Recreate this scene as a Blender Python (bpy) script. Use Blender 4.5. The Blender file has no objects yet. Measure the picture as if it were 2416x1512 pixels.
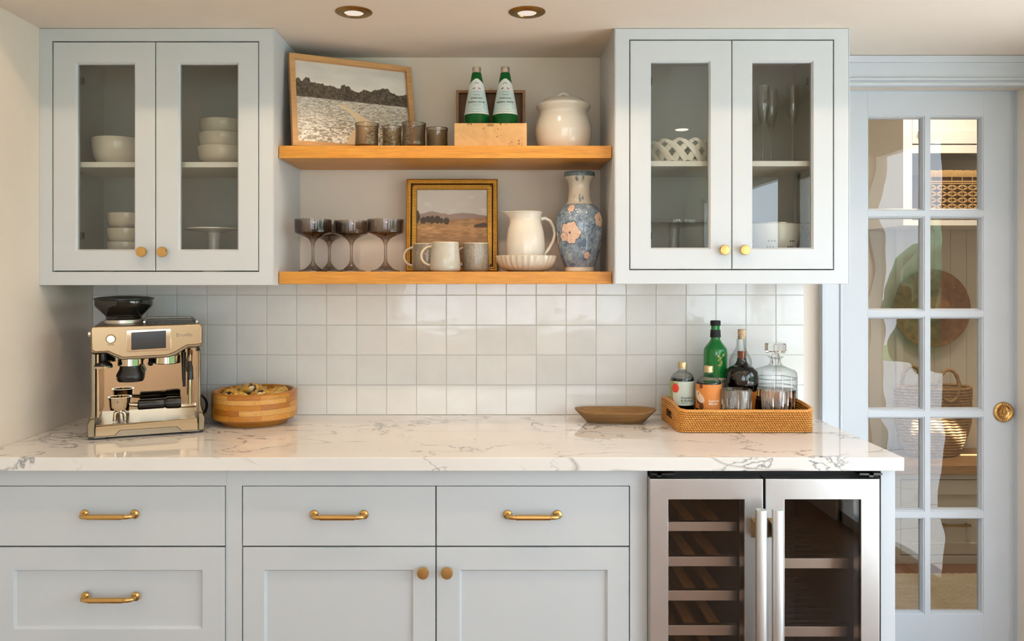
import bpy, bmesh, math, random
import numpy as np
from mathutils import Vector, Matrix
R = random.Random(7)
PI = math.pi
sc = bpy.context.scene
COL = sc.collection
F = 1885.0; VX = 1160.0; VY = 645.0; EYE = 1.40          # focal length and vanishing point of the 2416 x 1512 frame
def X(px, y): return (px - VX) / F * y
def Z(py, y): return EYE + (VY - py) / F * y

# ------------------------------------------------------------------ camera, world, sun, exposure
cam = bpy.data.objects.new('camera', bpy.data.cameras.new('camera')); COL.objects.link(cam)
cam.location = (0, 0, EYE); cam.rotation_euler = (PI/2, 0, 0)
cam.data.sensor_width = 36; cam.data.lens = F / 2416 * 36
cam.data.shift_x = (1208 - VX) / 2416; cam.data.shift_y = -(756 - VY) / 2416
cam.data.clip_start = 0.05; cam.data.clip_end = 200
sc.camera = cam
sc.view_settings.view_transform = 'Standard'; sc.view_settings.look = 'None'
sc.view_settings.gamma = 1; sc.view_settings.use_curve_mapping = False
sc.view_settings.exposure = 0.10
SKY = 5.5; SUN = 32.0; CAN = 16.0; NICHE_CAN = 4.5; MUD = 12.0
w = bpy.data.worlds.new('sky'); sc.world = w; w.use_nodes = True
nt = w.node_tree; nt.nodes.clear()
tc = nt.nodes.new('ShaderNodeTexCoord'); sp = nt.nodes.new('ShaderNodeSeparateXYZ')
rp = nt.nodes.new('ShaderNodeValToRGB'); bg = nt.nodes.new('ShaderNodeBackground'); wo = nt.nodes.new('ShaderNodeOutputWorld')
nt.links.new(tc.outputs['Generated'], sp.inputs[0]); nt.links.new(sp.outputs['Z'], rp.inputs[0])
nt.links.new(rp.outputs[0], bg.inputs[0]); nt.links.new(bg.outputs[0], wo.inputs[0])
rp.color_ramp.elements[0].position = 0.0; rp.color_ramp.elements[0].color = (0.80, 0.90, 1.0, 1)
rp.color_ramp.elements[1].position = 0.8; rp.color_ramp.elements[1].color = (0.55, 0.76, 1.0, 1)
bg.inputs[1].default_value = SKY
def light(name, kind, loc, energy, color, rot=(0,0,0), **kw):
    d = bpy.data.lights.new(name, kind); d.energy = energy; d.color = color
    for k, v in kw.items(): setattr(d, k, v)
    o = bpy.data.objects.new(name, d); o.location = loc; o.rotation_euler = rot; COL.objects.link(o); return o
s = light('sun', 'SUN', (3, -2, 6), SUN, (1, 0.97, 0.94), angle=0.01)
s.rotation_euler = Vector((0.02, 0.5, -0.86)).to_track_quat('-Z', 'Y').to_euler()
def portal(x, y, z, rot, sx, sy):
    o = light('window_portal', 'AREA', (x, y, z), 1, (1, 1, 1), rot, shape='RECTANGLE', size=sx, size_y=sy); o.data.cycles.is_portal = True
WARM = (1.0, 0.72, 0.46)
cy = sc.cycles
cy.use_adaptive_sampling = True; cy.adaptive_threshold = 0.025
cy.max_bounces = 8; cy.diffuse_bounces = 3; cy.glossy_bounces = 5; cy.transmission_bounces = 8; cy.transparent_max_bounces = 20
cy.caustics_reflective = False; cy.caustics_refractive = False; cy.sample_clamp_indirect = 4.0; cy.use_denoising = True
cy.blur_glossy = 0.5

# ------------------------------------------------------------------ materials
def lin(c):
    if isinstance(c, str): c = [int(c[i:i+2], 16) for i in (0, 2, 4)]
    return tuple(((v/255)/12.92 if v/255 <= .04045 else ((v/255+.055)/1.055)**2.4) for v in c) + (1,)
class NT:
    def __init__(s, name):
        s.m = bpy.data.materials.new(name); s.m.use_nodes = True; s.t = s.m.node_tree; s.t.nodes.clear()
        s.out = s.n('ShaderNodeOutputMaterial')
    def n(s, t, **kw):
        x = s.t.nodes.new(t)
        for k, v in kw.items():
            if k.startswith('i_'): x.inputs[k[2:].replace('_', ' ')].default_value = v
            else: setattr(x, k, v)
        return x
    def l(s, a, b): s.t.links.new(a, b)
    def coords(s, scale=(1,1,1), rot=(0,0,0), kind='Object'):
        t = s.n('ShaderNodeTexCoord'); m = s.n('ShaderNodeMapping'); m.inputs['Scale'].default_value = scale; m.inputs['Rotation'].default_value = rot
        s.l(t.outputs[kind], m.inputs[0]); return m.outputs[0]
    def noise(s, vec, scale, detail=4, rough=.55, dist=0):
        x = s.n('ShaderNodeTexNoise'); s.l(vec, x.inputs['Vector'])
        x.inputs['Scale'].default_value = scale; x.inputs['Detail'].default_value = detail; x.inputs['Roughness'].default_value = rough; x.inputs['Distortion'].default_value = dist
        return x.outputs['Fac']
    def ramp(s, fac, stops):
        x = s.n('ShaderNodeValToRGB'); s.l(fac, x.inputs[0]); e = x.color_ramp.elements
        while len(e) < len(stops): e.new(0.5)
        for q, (p, c) in zip(e, stops): q.position = p; q.color = c if len(c) == 4 else tuple(c) + (1,)
        return x.outputs[0]
    def mix(s, f, a, b, mode='MIX'):
        x = s.n('ShaderNodeMix', data_type='RGBA', blend_type=mode)
        for i, v in ((0, f), (6, a), (7, b)):
            if hasattr(v, 'links') or hasattr(v, 'is_output'): s.l(v, x.inputs[i])
            else: x.inputs[i].default_value = v
        return x.outputs[2]
    def bump(s, h, strength=.3, dist=.002):
        x = s.n('ShaderNodeBump'); s.l(h, x.inputs['Height']); x.inputs['Strength'].default_value = strength; x.inputs['Distance'].default_value = dist
        return x.outputs[0]
    def pr(s, color, rough=.5, metal=0, bump=None, **kw):
        p = s.n('ShaderNodeBsdfPrincipled')
        for nm, v in (('Base Color', color), ('Roughness', rough), ('Metallic', metal)):
            if hasattr(v, 'is_output'): s.l(v, p.inputs[nm])
            else: p.inputs[nm].default_value = v
        for k, v in kw.items(): p.inputs[k.replace('_', ' ')].default_value = v
        if bump is not None: s.l(bump, p.inputs['Normal'])
        s.l(p.outputs[0], s.out.inputs[0]); return s.m
def plain(name, c, rough=.5, metal=0, var=.05, scale=12, bump=0, bscale=60, **kw):
    t = NT(name); v = t.coords(); c = lin(c)
    n = t.noise(v, scale)
    a = tuple(q*(1-var) for q in c[:3]) + (1,); b = tuple(min(1, q*(1+var)) for q in c[:3]) + (1,)
    col = t.ramp(n, [(.3, a), (.7, b)])
    bp = t.bump(t.noise(v, bscale, 3), bump, .002) if bump else None
    return t.pr(col, rough, metal, bp, **kw)
def wood(name, c1, c2, axis='x', rough=.45, scale=1.0, fine=1.0, bump=.12):
    t = NT(name)
    sc3 = {'x': (1.2, 14, 14), 'y': (14, 1.2, 14), 'z': (14, 14, 1.2)}[axis]
    v = t.coords(tuple(q*scale for q in sc3))
    n1 = t.noise(v, 2.2, 5, .6, .8); n2 = t.noise(v, 14*fine, 3, .7)
    c = t.ramp(n1, [(.25, lin(c1)), (.75, lin(c2))])
    c = t.mix(t.ramp(n2, [(.35, (0,0,0)), (.75, (.45,.45,.45))]), c, lin([q*.62 for q in ([int(c1[i:i+2],16) for i in (0,2,4)])]))
    return t.pr(c, rough, 0, t.bump(n2, bump, .001))
def attr_mat(name, rough=.4, **kw):
    t = NT(name); a = t.n('ShaderNodeAttribute', attribute_name='Col'); return t.pr(a.outputs['Color'], rough, 0, None, **kw)
def thin_glass(name, tint=(1,1,1), edge=(.7,.75,.72), refl=1.0, bump=0, rough=0.0, ior=1.45):
    t = NT(name); f0 = ((ior-1)/(ior+1))**2
    lw = t.n('ShaderNodeLayerWeight'); lw.inputs[0].default_value = .35
    tr = t.n('ShaderNodeBsdfTransparent'); gl = t.n('ShaderNodeBsdfGlossy'); gl.inputs['Roughness'].default_value = rough
    c = t.mix(lw.outputs['Facing'], tuple(tint)+(1,), tuple(edge)+(1,)); t.l(c, tr.inputs[0])
    if bump:
        b = t.bump(t.noise(t.coords(), bump, 1), .5, .004); t.l(b, gl.inputs['Normal'])
    mul = t.n('ShaderNodeMath', operation='MULTIPLY'); mul.inputs[1].default_value = refl; l5 = t.n('ShaderNodeLayerWeight'); l5.inputs[0].default_value = .5; p5 = t.n('ShaderNodeMath', operation='POWER'); p5.inputs[1].default_value = 5; t.l(l5.outputs['Facing'], p5.inputs[0]); ma = t.n('ShaderNodeMath', operation='MULTIPLY_ADD'); ma.inputs[1].default_value = 1-f0; ma.inputs[2].default_value = f0; t.l(p5.outputs[0], ma.inputs[0]); t.l(ma.outputs[0], mul.inputs[0]); mul.use_clamp = True
    mx = t.n('ShaderNodeMixShader'); t.l(mul.outputs[0], mx.inputs[0]); t.l(tr.outputs[0], mx.inputs[1]); t.l(gl.outputs[0], mx.inputs[2])
    t.l(mx.outputs[0], t.out.inputs[0]); return t.m
def emis(name, c, e):
    t = NT(name); x = t.n('ShaderNodeEmission'); x.inputs[0].default_value = tuple(c)+(1,); x.inputs[1].default_value = e; t.l(x.outputs[0], t.out.inputs[0]); return t.m
def marble():
    t = NT('veined_marble'); v = t.coords((1,1,1), (0,0,.35))
    base = t.ramp(t.noise(v, 2.5, 5), [(.3, lin('efebe6')), (.7, lin('f6f3ef'))])
    wv = t.coords((1.3, 1.9, 2.6), (0.1,.5,.6)); d = t.noise(wv, 2.4, 5, .60, .35)
    ab = t.n('ShaderNodeMath', operation='SUBTRACT'); t.l(d, ab.inputs[0]); ab.inputs[1].default_value = .5
    a2 = t.n('ShaderNodeMath', operation='ABSOLUTE'); t.l(ab.outputs[0], a2.inputs[0])
    vein = t.ramp(a2.outputs[0], [(0.0, (1,1,1)), (.004, (.5,.5,.5)), (.014, (0,0,0))])
    gate = t.ramp(t.noise(v, 3.0, 2), [(.45, (0,0,0)), (.58, (1,1,1))])
    f = t.mix(1.0, vein, gate, 'MULTIPLY')
    d2 = t.noise(t.coords((.5,2.2,1.2),(0,.2,-.22)), 2.2, 3, .5, .3)
    s2 = t.n('ShaderNodeMath', operation='SUBTRACT'); t.l(d2, s2.inputs[0]); s2.inputs[1].default_value = .47
    a3 = t.n('ShaderNodeMath', operation='ABSOLUTE'); t.l(s2.outputs[0], a3.inputs[0])
    v2 = t.ramp(a3.outputs[0], [(0.0, (.75,.75,.75)), (.006, (0,0,0))])
    c = t.mix(f, base, lin('70767a')); c = t.mix(v2, c, lin('aaa59e'))
    return t.pr(c, .05)
M = {}
M['paint'] = plain('pale_grey_cabinet_paint', 'd1d6da', .35, var=.01)
M['inner'] = plain('shaded_interior_paint', 'b3b3ac', .45, var=.02)  # cabinet grey darkened so the colour carries the shade inside
M['doorp'] = plain('pale_blue_grey_door_paint', 'ced4da', .35, var=.01)
M['wall'] = plain('warm_white_wall_paint', 'ecdfd0', .8, var=.01, bump=.05, bscale=300)
M['ceil'] = plain('ceiling_paint', 'efe3d4', .85, var=.01)
M['white'] = plain('white_paint', 'ebe7df', .5, var=.01)
M['oak'] = wood('honey_oak', 'c27c1e', 'd99a38', 'x', .4)
M['frameoak'] = wood('pale_oak_frame', 'b98a55', 'c99a64', 'x', .5)
M['marble'] = marble()
M['brass'] = plain('brushed_brass', 'c9a265', .26, 1, .06, 40)
M['antbrass'] = plain('antique_brass', '9a7c48', .3, 1, .15, 30)
M['steel'] = plain('brushed_steel', 'c3c3c2', .33, 1, .04, 8)
M['satin'] = plain('satin_aluminium', 'd3d4d6', .5, 1, .03, 8)
M['champ'] = plain('warm_tinted_steel', 'a38b6a', .27, 1, .03, 6)  # steel tinted so its colour holds the room's warm reflections
M['shadesteel'] = plain('warm_tinted_steel_shaded', '877862', .35, 1, .03, 6)  # shaded copy of the machine steel, shade put into the colour
M['chrome'] = plain('polished_chrome', 'cbbba2', .05, 1, .01, 6)
M['black'] = plain('black_plastic', '141414', .28, var=.1)
M['blackm'] = plain('matt_black', '0c0c0c', .7, var=.1)
M['screen'] = plain('screen_glass', '1c1a12', .12, var=.05)
M['ceramic'] = plain('white_glazed_ceramic', 'e3dccf', .12, var=.02)
M['cream'] = plain('cream_glazed_ceramic', 'd6ccb9', .14, var=.03)
M['pane'] = thin_glass('cabinet_pane_glass', (.93,.94,.93), (.85,.88,.87), 1.6)
M['dpane'] = thin_glass('wavy_door_glass', (.97,.98,.97), (.9,.93,.92), 2.6, bump=5)
M['clear'] = thin_glass('clear_glass', (.985,.99,.987), (.46,.49,.48), 1.1)
M['fine'] = thin_glass('fine_clear_glass', (.99,.99,.99), (.74,.76,.75), 1.8)
M['smoke'] = thin_glass('smoke_grey_glass', (.76,.71,.67), (.26,.22,.20), 1.2)
M['smoketext'] = thin_glass('dimpled_smoke_glass', (.88,.84,.77), (.36,.32,.26), 1.3, bump=45)
M['fridgeglass'] = thin_glass('fridge_tinted_glass', (.92,.88,.85), (.7,.67,.64), 1.0)
def real_glass(name, c, ior=1.5, rough=0.0):
    t = NT(name); return t.pr(lin(c), rough, 0, None, Transmission_Weight=1.0, IOR=ior)
M['crystal'] = real_glass('cut_crystal', 'f6f4f2', 1.5)
M['darkglass'] = plain('dark_filled_glass', '0b0706', .05, var=.2)

# ------------------------------------------------------------------ mesh helpers
class MB:
    def __init__(s): s.v = []; s.f = []
    def add(s, vs, fs):
        n = len(s.v); s.v += [tuple(q) for q in vs]; s.f += [tuple(i+n for i in f) for f in fs]; return s
    def box(s, x0, x1, y0, y1, z0, z1):
        v = [(x, y, z) for z in (z0, z1) for y in (y0, y1) for x in (x0, x1)]
        return s.add(v, [(0,2,3,1),(4,5,7,6),(0,1,5,4),(2,6,7,3),(0,4,6,2),(1,3,7,5)])
    def lathe(s, prof, seg=40, c=(0,0,0), a0=0, a1=2*PI, sx=1, sy=1):
        full = abs(a1-a0-2*PI) < 1e-6; n = seg if full else seg+1; v = []; f = []; m = len(prof)
        for i in range(n):
            a = a0+(a1-a0)*i/seg; ca, sa = math.cos(a)*sx, math.sin(a)*sy
            v += [(c[0]+r*ca, c[1]+r*sa, c[2]+z) for r, z in prof]
        for i in range(seg if not full else n):
            j = (i+1) % n
            for k in range(m-1):
                f.append((i*m+k, j*m+k, j*m+k+1, i*m+k+1))
        return s.add(v, f)
    def tube(s, pts, r, seg=10, closed=False, cap=True):
        pts = [Vector(p) for p in pts]; n = len(pts); rr = r if hasattr(r, '__len__') else [r]*n; v = []; f = []
        up = None
        for i, p in enumerate(pts):
            a = pts[(i-1) % n] if (closed or i) else p; b = pts[(i+1) % n] if (closed or i < n-1) else p
            t = (b-a).normalized()
            if up is None: up = Vector((0,0,1)) if abs(t.z) < .9 else Vector((1,0,0))
            sd = t.cross(up).normalized(); up = sd.cross(t).normalized()
            for k in range(seg):
                q = 2*PI*k/seg; v.append(p + (sd*math.cos(q)+up*math.sin(q))*rr[i])
        for i in range(n if closed else n-1):
            j = (i+1) % n
            for k in range(seg): f.append((i*seg+k, i*seg+(k+1)%seg, j*seg+(k+1)%seg, j*seg+k))
        if cap and not closed: f.append(tuple(range(seg))[::-1]); f.append(tuple((n-1)*seg+k for k in range(seg)))
        return s.add(v, f)
    def rings(s, rs, close=True, cap0=False, cap1=False):   # loft between loops of equal length
        n = len(rs[0]); v = [p for r in rs for p in r]; f = []
        for i in range(len(rs)-1):
            for k in range(n if close else n-1):
                j = (k+1) % n; f.append((i*n+k, i*n+j, (i+1)*n+j, (i+1)*n+k))
        if cap0: f.append(tuple(range(n))[::-1])
        if cap1: f.append(tuple((len(rs)-1)*n+k for k in range(n)))
        return s.add(v, f)
    def prism(s, poly, y0, y1):      # outline in x,z extruded along y
        return s.rings([[(x, y0, z) for x, z in poly], [(x, y1, z) for x, z in poly]], True, True, True)
    def ell(s, c, rx, ry, rz, rot=None, seg=8, rg=5):
        v = []; f = []; c = Vector(c)
        for i in range(rg+1):
            ph = PI*i/rg
            for k in range(seg):
                th = 2*PI*k/seg; p = Vector((rx*math.sin(ph)*math.cos(th), ry*math.sin(ph)*math.sin(th), rz*math.cos(ph)))
                if rot is not None: p = rot @ p
                v.append(c+p)
        for i in range(rg):
            for k in range(seg): f.append((i*seg+k, (i+1)*seg+k, (i+1)*seg+(k+1)%seg, i*seg+(k+1)%seg))
        return s.add(v, f)
    def framed(s, X0, X1, Z0, Z1, hx0, hx1, hz0, hz1, y, t, ch=.006, rd=.012, panel=False):
        def rc(a, b, c, d, yy): return [(a, yy, c), (b, yy, c), (b, yy, d), (a, yy, d)]
        rs = [rc(X0, X1, Z0, Z1, y+t), rc(X0, X1, Z0, Z1, y+.0015), rc(X0+.0015, X1-.0015, Z0+.0015, Z1-.0015, y), rc(hx0-ch, hx1+ch, hz0-ch, hz1+ch, y), rc(hx0, hx1, hz0, hz1, y+rd)]
        if not panel: rs += [rc(hx0, hx1, hz0, hz1, y+t), rs[0]]
        s.rings(rs, True, panel, panel); return s
    def mesh(s, name, smooth=None):
        me = bpy.data.meshes.new(name); me.from_pydata([tuple(q) for q in s.v], [], s.f); me.validate()
        bm = bmesh.new(); bm.from_mesh(me); bmesh.ops.remove_doubles(bm, verts=bm.verts, dist=1e-6)
        bmesh.ops.recalc_face_normals(bm, faces=bm.faces); bm.to_mesh(me); bm.free()
        if smooth:
            me.shade_smooth(); me.set_sharp_from_angle(angle=math.radians(smooth))
        return me
def obj(name, mb, mat, parent=None, bevel=0, smooth=None, loc=None, rot=None, label=None):
    me = mb if isinstance(mb, bpy.types.Mesh) else mb.mesh(name, smooth)
    o = bpy.data.objects.new(name, me); COL.objects.link(o)
    if mat is not None and not me.materials: me.materials.append(M[mat] if isinstance(mat, str) else mat)
    if parent is not None: o.parent = parent
    if bevel:
        b = o.modifiers.new('bevel', 'BEVEL'); b.width = bevel; b.segments = 2; b.limit_method = 'ANGLE'; b.harden_normals = True; b.angle_limit = math.radians(40)
        if not smooth: me.shade_smooth(); me.set_sharp_from_angle(angle=math.radians(35))
    if loc is not None: o.location = loc
    if rot is not None: o.rotation_euler = rot
    if label: o['label'] = label
    return o
def thing(name, label, cat, loc=(0,0,0), rz=0, group=None):
    o = bpy.data.objects.new(name, None); COL.objects.link(o); o.location = loc; o.rotation_euler = (0, 0, rz)
    o.empty_display_size = .05; o['label'] = label; o['category'] = cat
    if group: o['group'] = group
    return o
def tag(o, label, cat, group=None, kind=None):
    o['label'] = label; o['category'] = cat
    if group: o['group'] = group
    if kind: o['kind'] = kind
    return o
def struct(name, mb, mat, **kw):
    o = obj(name, mb, mat, **kw); o['kind'] = 'structure'; return o
def copytree(o, parent=None, loc=None, rz=None, label=None):
    c = o.copy(); COL.objects.link(c); c.parent = parent
    if loc is not None: c.location = loc
    if rz is not None: c.rotation_euler = (0, 0, rz)
    if label: c['label'] = label
    for ch in list(o.children): copytree(ch, c)
    return c
def painted(me, f):              # colour attribute from a function of vertex coordinates (sRGB 0-1 in, linear stored)
    n = len(me.vertices); co = np.empty(n*3); me.vertices.foreach_get('co', co); co = co.reshape(n, 3)
    c = np.clip(f(co), 0, 1); c = np.where(c <= .04045, c/12.92, ((c+.055)/1.055)**2.4)
    a = me.color_attributes.new('Col', 'FLOAT_COLOR', 'POINT'); a.data.foreach_set('color', np.concatenate([c, np.ones((n, 1))], 1).ravel().astype(np.float32))
def vnoise(x, y, seed=0):
    g = np.random.RandomState(seed).rand(64, 64); xi = np.floor(x).astype(int); yi = np.floor(y).astype(int); fx = x-xi; fy = y-yi
    fx = fx*fx*(3-2*fx); fy = fy*fy*(3-2*fy); G = lambda a, b: g[a % 64, b % 64]
    return (G(xi,yi)*(1-fx)+G(xi+1,yi)*fx)*(1-fy)+(G(xi,yi+1)*(1-fx)+G(xi+1,yi+1)*fx)*fy
def fbm(x, y, o=4, seed=0):
    s = 0; a = .5; t = 0
    for k in range(o): s = s+a*vnoise(x*2**k, y*2**k, seed+k); t += a; a *= .55
    return s/t
def grid_mesh(name, w, h, nx, ny, y=0):
    xs = np.linspace(0, w, nx+1); zs = np.linspace(0, h, ny+1); gx, gz = np.meshgrid(xs, zs)
    v = np.stack([gx.ravel(), np.full(gx.size, y), gz.ravel()], 1)
    i = np.arange(nx*ny); r = i // nx; c = i % nx; a = r*(nx+1)+c
    f = np.stack([a, a+1, a+nx+2, a+nx+1], 1)
    me = bpy.data.meshes.new(name); me.from_pydata(v.tolist(), [], f.tolist()); return me
def text_mesh(s, size, bold=0, align='LEFT', sx=1.0):
    cu = bpy.data.curves.new('t', 'FONT'); cu.body = s; cu.size = size; cu.align_x = align; cu.offset = bold; cu.resolution_u = 2
    o = bpy.data.objects.new('t', cu); COL.objects.link(o); dg = bpy.context.evaluated_depsgraph_get()
    me = bpy.data.meshes.new_from_object(o.evaluated_get(dg)); bpy.data.objects.remove(o); bpy.data.curves.remove(cu)
    me.materials.clear()
    for v in me.vertices: v.co.x *= sx
    return me
def wrap_text(name, s, size, rfun, z, ang, mat, parent, bold=0, align='CENTER', eps=.0006, sx=1.0):
    me = text_mesh(s, size, bold, align, sx)
    bm = bmesh.new(); bm.from_mesh(me)
    for v in bm.verts:
        zz = z+v.co.y; r = rfun(zz)+eps; a = ang + v.co.x/max(r, .001)
        v.co = Vector((r*math.cos(a), r*math.sin(a), zz))
    bm.to_mesh(me); bm.free()
    return obj(name, me, mat, parent)
def interp(prof, z):
    for (r0, z0), (r1, z1) in zip(prof, prof[1:]):
        if z0 != z1 and min(z0, z1) <= z <= max(z0, z1): return r0+(r1-r0)*(z-z0)/(z1-z0)
    return prof[-1][0]
def smoothprof(pts, n=6):        # Catmull-Rom through profile points
    P = [Vector((a, b)) for a, b in pts]; out = []
    for i in range(len(P)-1):
        p0 = P[max(i-1, 0)]; p1 = P[i]; p2 = P[i+1]; p3 = P[min(i+2, len(P)-1)]
        for k in range(n):
            t = k/n; q = .5*((2*p1)+(p2-p0)*t+(2*p0-5*p1+4*p2-p3)*t*t+(3*p1-p0-3*p2+p3)*t**3); out.append((max(q.x, 0), q.y))
    out.append(tuple(P[-1])); return out
def shell(prof, t):              # outer profile (bottom to top) plus an inner wall offset by t
    inner = [(max(r-t, 0), z+(t if i == 0 else 0)) for i, (r, z) in enumerate(prof)]
    return [(0, prof[0][1])] + prof + inner[::-1][0:] + [(0, prof[0][1]+t)]

# ------------------------------------------------------------------ room shell
LW = -1.365; RW = 1.95; BW = 2.74; LOWC = 2.14; HIC = 2.5; REAR = -3.2; SOF = 2.08
DX0, DX1, DZ = 1.198, 1.83, 2.038


floorm = wood('brown_wood_floor', '7a5334', '93683f', 'y', .35, .6)
M['floor'] = floorm
struct('floor', MB().box(LW-.1, RW+.1, REAR-.1, 2.86, -.05, 0), 'floor')
struct('wall_left', MB().box(LW-.1, LW, REAR-.1, BW+.14, 0, HIC), 'wall')
wb = MB(); wb.box(LW, DX0, BW, BW+.04, 0, LOWC); wb.box(DX0, DX1, BW, BW+.04, DZ, LOWC); wb.box(DX1, RW+.1, BW, BW+.04, 0, LOWC)
wback = struct('wall_back', wb, 'wall')
# lowered ceiling over the counter, its fascia and the main ceiling
struct('ceiling', MB().box(LW, RW+.1, SOF, 2.9, LOWC, LOWC+.36), 'ceil')
c2 = MB().box(LW, RW+.1, REAR-.1, SOF, HIC, HIC+.1); struct('ceiling', c2, 'ceil')
# right wall: patio door plus openings added for daylight, rear wall with windows
rw = MB()
ops = [(1.46, 2.17, 0, 2.05), (-.3, 1.30, 0, 2.05), (-2.6, -.6, .9, 2.1)]
ys = [REAR]; 
for (a, b, z0, z1) in sorted(ops):
    rw.box(RW, RW+.1, ys[-1], a, 0, HIC); rw.box(RW, RW+.1, a, b, z1, HIC)
    if z0 > 0: rw.box(RW, RW+.1, a, b, 0, z0)
    portal(RW+.08, (a+b)/2, (z0+z1)/2, (PI/2, 0, PI/2), b-a, z1-z0); ys.append(b)
rw.box(RW, RW+.1, ys[-1], BW, 0, HIC)
struct('wall_right', rw, 'wall')
rr = MB(); xs = LW
rops = [(-1.0, 1.5, .8, 2.1)]
for (a, b, z0, z1) in rops:
    rr.box(xs, a, REAR-.1, REAR, 0, HIC); rr.box(a, b, REAR-.1, REAR, z1, HIC); rr.box(a, b, REAR-.1, REAR, 0, z0); xs = b
    portal((a+b)/2, REAR-.08, (z0+z1)/2, (PI/2, 0, 0), b-a, z1-z0)
rr.box(xs, RW, REAR-.1, REAR, 0, HIC)
struct('wall_rear', rr, 'wall')
wn = MB()
for (a, b, z0, z1) in ops:
    fw_ = .012 if a > 1.4 else .04
    for y0, y1 in ((a, a+fw_), (b-fw_, b)): wn.box(RW+.02, RW+.07, y0, y1, z0, z1)
    wn.box(RW+.02, RW+.07, a, b, z1-.05, z1); wn.box(RW+.02, RW+.07, a, b, z0, z0+.06)
wn.box(RW+.02, RW+.07, a, b, .9, .94)
struct('window_1', wn, 'white')
wn = MB()
for (a, b, z0, z1) in rops:
    for k in range(4): xx = a+(b-a-.04)*k/3; wn.box(xx, xx+.04, REAR-.07, REAR-.02, z0, z1)
    wn.box(a, b, REAR-.07, REAR-.02, z1-.04, z1); wn.box(a, b, REAR-.07, REAR-.02, z0, z0+.04); wn.box(a, b, REAR-.07, REAR-.02, 1.5, 1.53)
struct('window_2', wn, 'white')
# outside: deck and hedge seen mirrored in the door panes
dk = plain('weathered_white_deck', 'd9d8d6', .5, var=.06, scale=5); M['deck'] = dk
d = MB()
for k in range(28): d.box(RW+.12, 7.5, -7+k*.36, -7+k*.36+.35, -.12, -.06)
struct('floor', d, 'deck')
gr = MB().box(-12, 16, -16, 14, -.5, -.4); M['lawn'] = plain('lawn', '5d7a45', .9, var=.3, scale=3); struct('floor', gr, 'lawn')
M['leaf'] = plain('hedge_green', '3f6b4a', .8, var=.5, scale=9)
hd = MB()
for k in range(16):
    hd.ell((8.2+R.uniform(-.3,.3), -9+k*1.0, .9+R.uniform(-.2,.3)), .8, .8, 1.2+R.uniform(-.2,.4), None, 12, 8)
tag(obj('hedge', hd, 'leaf', smooth=60), 'clipped green hedge beyond the deck, mirrored in the door panes', 'hedge', kind='stuff')

# wall tiles
t = NT('glazed_tile'); oi = t.n('ShaderNodeObjectInfo'); v = t.coords(kind='Object')
c = t.ramp(oi.outputs['Random'], [(0, lin('e6e3de')), (.35, lin('f0ede9')), (.7, lin('e9e8e4')), (1, lin('f3efe9'))])
mv = t.n('ShaderNodeVectorMath', operation='ADD'); t.l(v, mv.inputs[0]); cb = t.n('ShaderNodeCombineXYZ')
ml = t.n('ShaderNodeMath', operation='MULTIPLY'); ml.inputs[1].default_value = 50; t.l(oi.outputs['Random'], ml.inputs[0]); t.l(ml.outputs[0], cb.inputs[0]); t.l(cb.outputs[0], mv.inputs[1])
hn = t.noise(mv.outputs[0], 16, 2, .5)
M['tile'] = t.pr(t.mix(.25, c, t.ramp(t.noise(mv.outputs[0], 9, 3), [(.35, lin('dcd8d0')), (.65, lin('f5f3f0'))])), .08, 0, t.bump(hn, .22, .004))
M['grout'] = plain('light_grout', 'cbc8c0', .9)
obj('grout', MB().box(LW+.001, 1.066, 2.7322, 2.74, .917, 1.366), 'grout', wback)
P = 70.45/F*2.74; xb = X(346.5, 2.732); zb = .9165
def tilemesh(wd, ht):
    g = .0008; mb = MB(); e = .0015; y0 = 0; 
    def rc(i, yy): return [(g+i, yy, g+i), (wd-g-i, yy, g+i), (wd-g-i, yy, ht-g-i), (g+i, yy, ht-g-i)]
    mb.rings([rc(0, .0085), rc(0, .002), rc(e*.4, .0006), rc(e, 0)], True, True, True); return mb.mesh('tile')
shared = tilemesh(P, P); cache = {}
ix = -2
while True:
    x0 = max(xb+ix*P, LW+.001); x1 = min(xb+(ix+1)*P, 1.068)
    if x0 >= 1.066: break
    if x1-x0 > .004:
        for iz in range(5):
            z0 = zb+iz*P; z1 = min(z0+P, 1.366)
            key = (round(x1-x0, 4), round(z1-z0, 4))
            me = shared if abs(x1-x0-P) < 1e-4 and abs(z1-z0-P) < 1e-4 else cache.setdefault(key, tilemesh(x1-x0, z1-z0))
            obj('tile', me, 'tile', wback, loc=(x0, 2.7305+R.uniform(0, .0009), z0), rot=(R.uniform(-.006, .006), 0, R.uniform(-.006, .006)))
    ix += 1
# door casing, jamb and header
tr = MB(); y0 = 2.718
tr.box(X(1937, 2.72), DX0, y0, BW, 0, Z(140, 2.72)); tr.box(X(1937, 2.72), X(1937,2.72)+.012, y0-.008, y0, 0, Z(140, 2.72)); tr.box(DX0-.014, DX0-.004, y0-.005, y0, 0, DZ+.01)
struct('trim_1', tr, 'doorp', bevel=.002)
tr = MB(); tr.box(DX0, RW, y0, BW, DZ, LOWC-.001); tr.box(X(1937, 2.72), RW, y0-.012, y0, Z(147, 2.71), LOWC-.001)
tr.box(DX0, DX1+.02, y0-.009, y0, DZ+.018, DZ+.026); tr.box(DX0, DX1+.012, y0-.005, y0, DZ+.002, DZ+.012)
struct('trim_2', tr, 'doorp', bevel=.002)
tr = MB(); tr.box(DX1, RW, y0, BW, 0, DZ); tr.box(DX1+.008, DX1+.02, y0-.008, y0, 0, DZ+.012)
struct('trim_3', tr, 'doorp', bevel=.002)
tr = MB(); tr.box(DX1, DX1+.02, BW+.04, 2.88, 0, DZ); tr.box(DX0, DX1, BW+.04, BW+.06, DZ, DZ+.02); struct('trim_4', tr, 'doorp')
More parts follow.
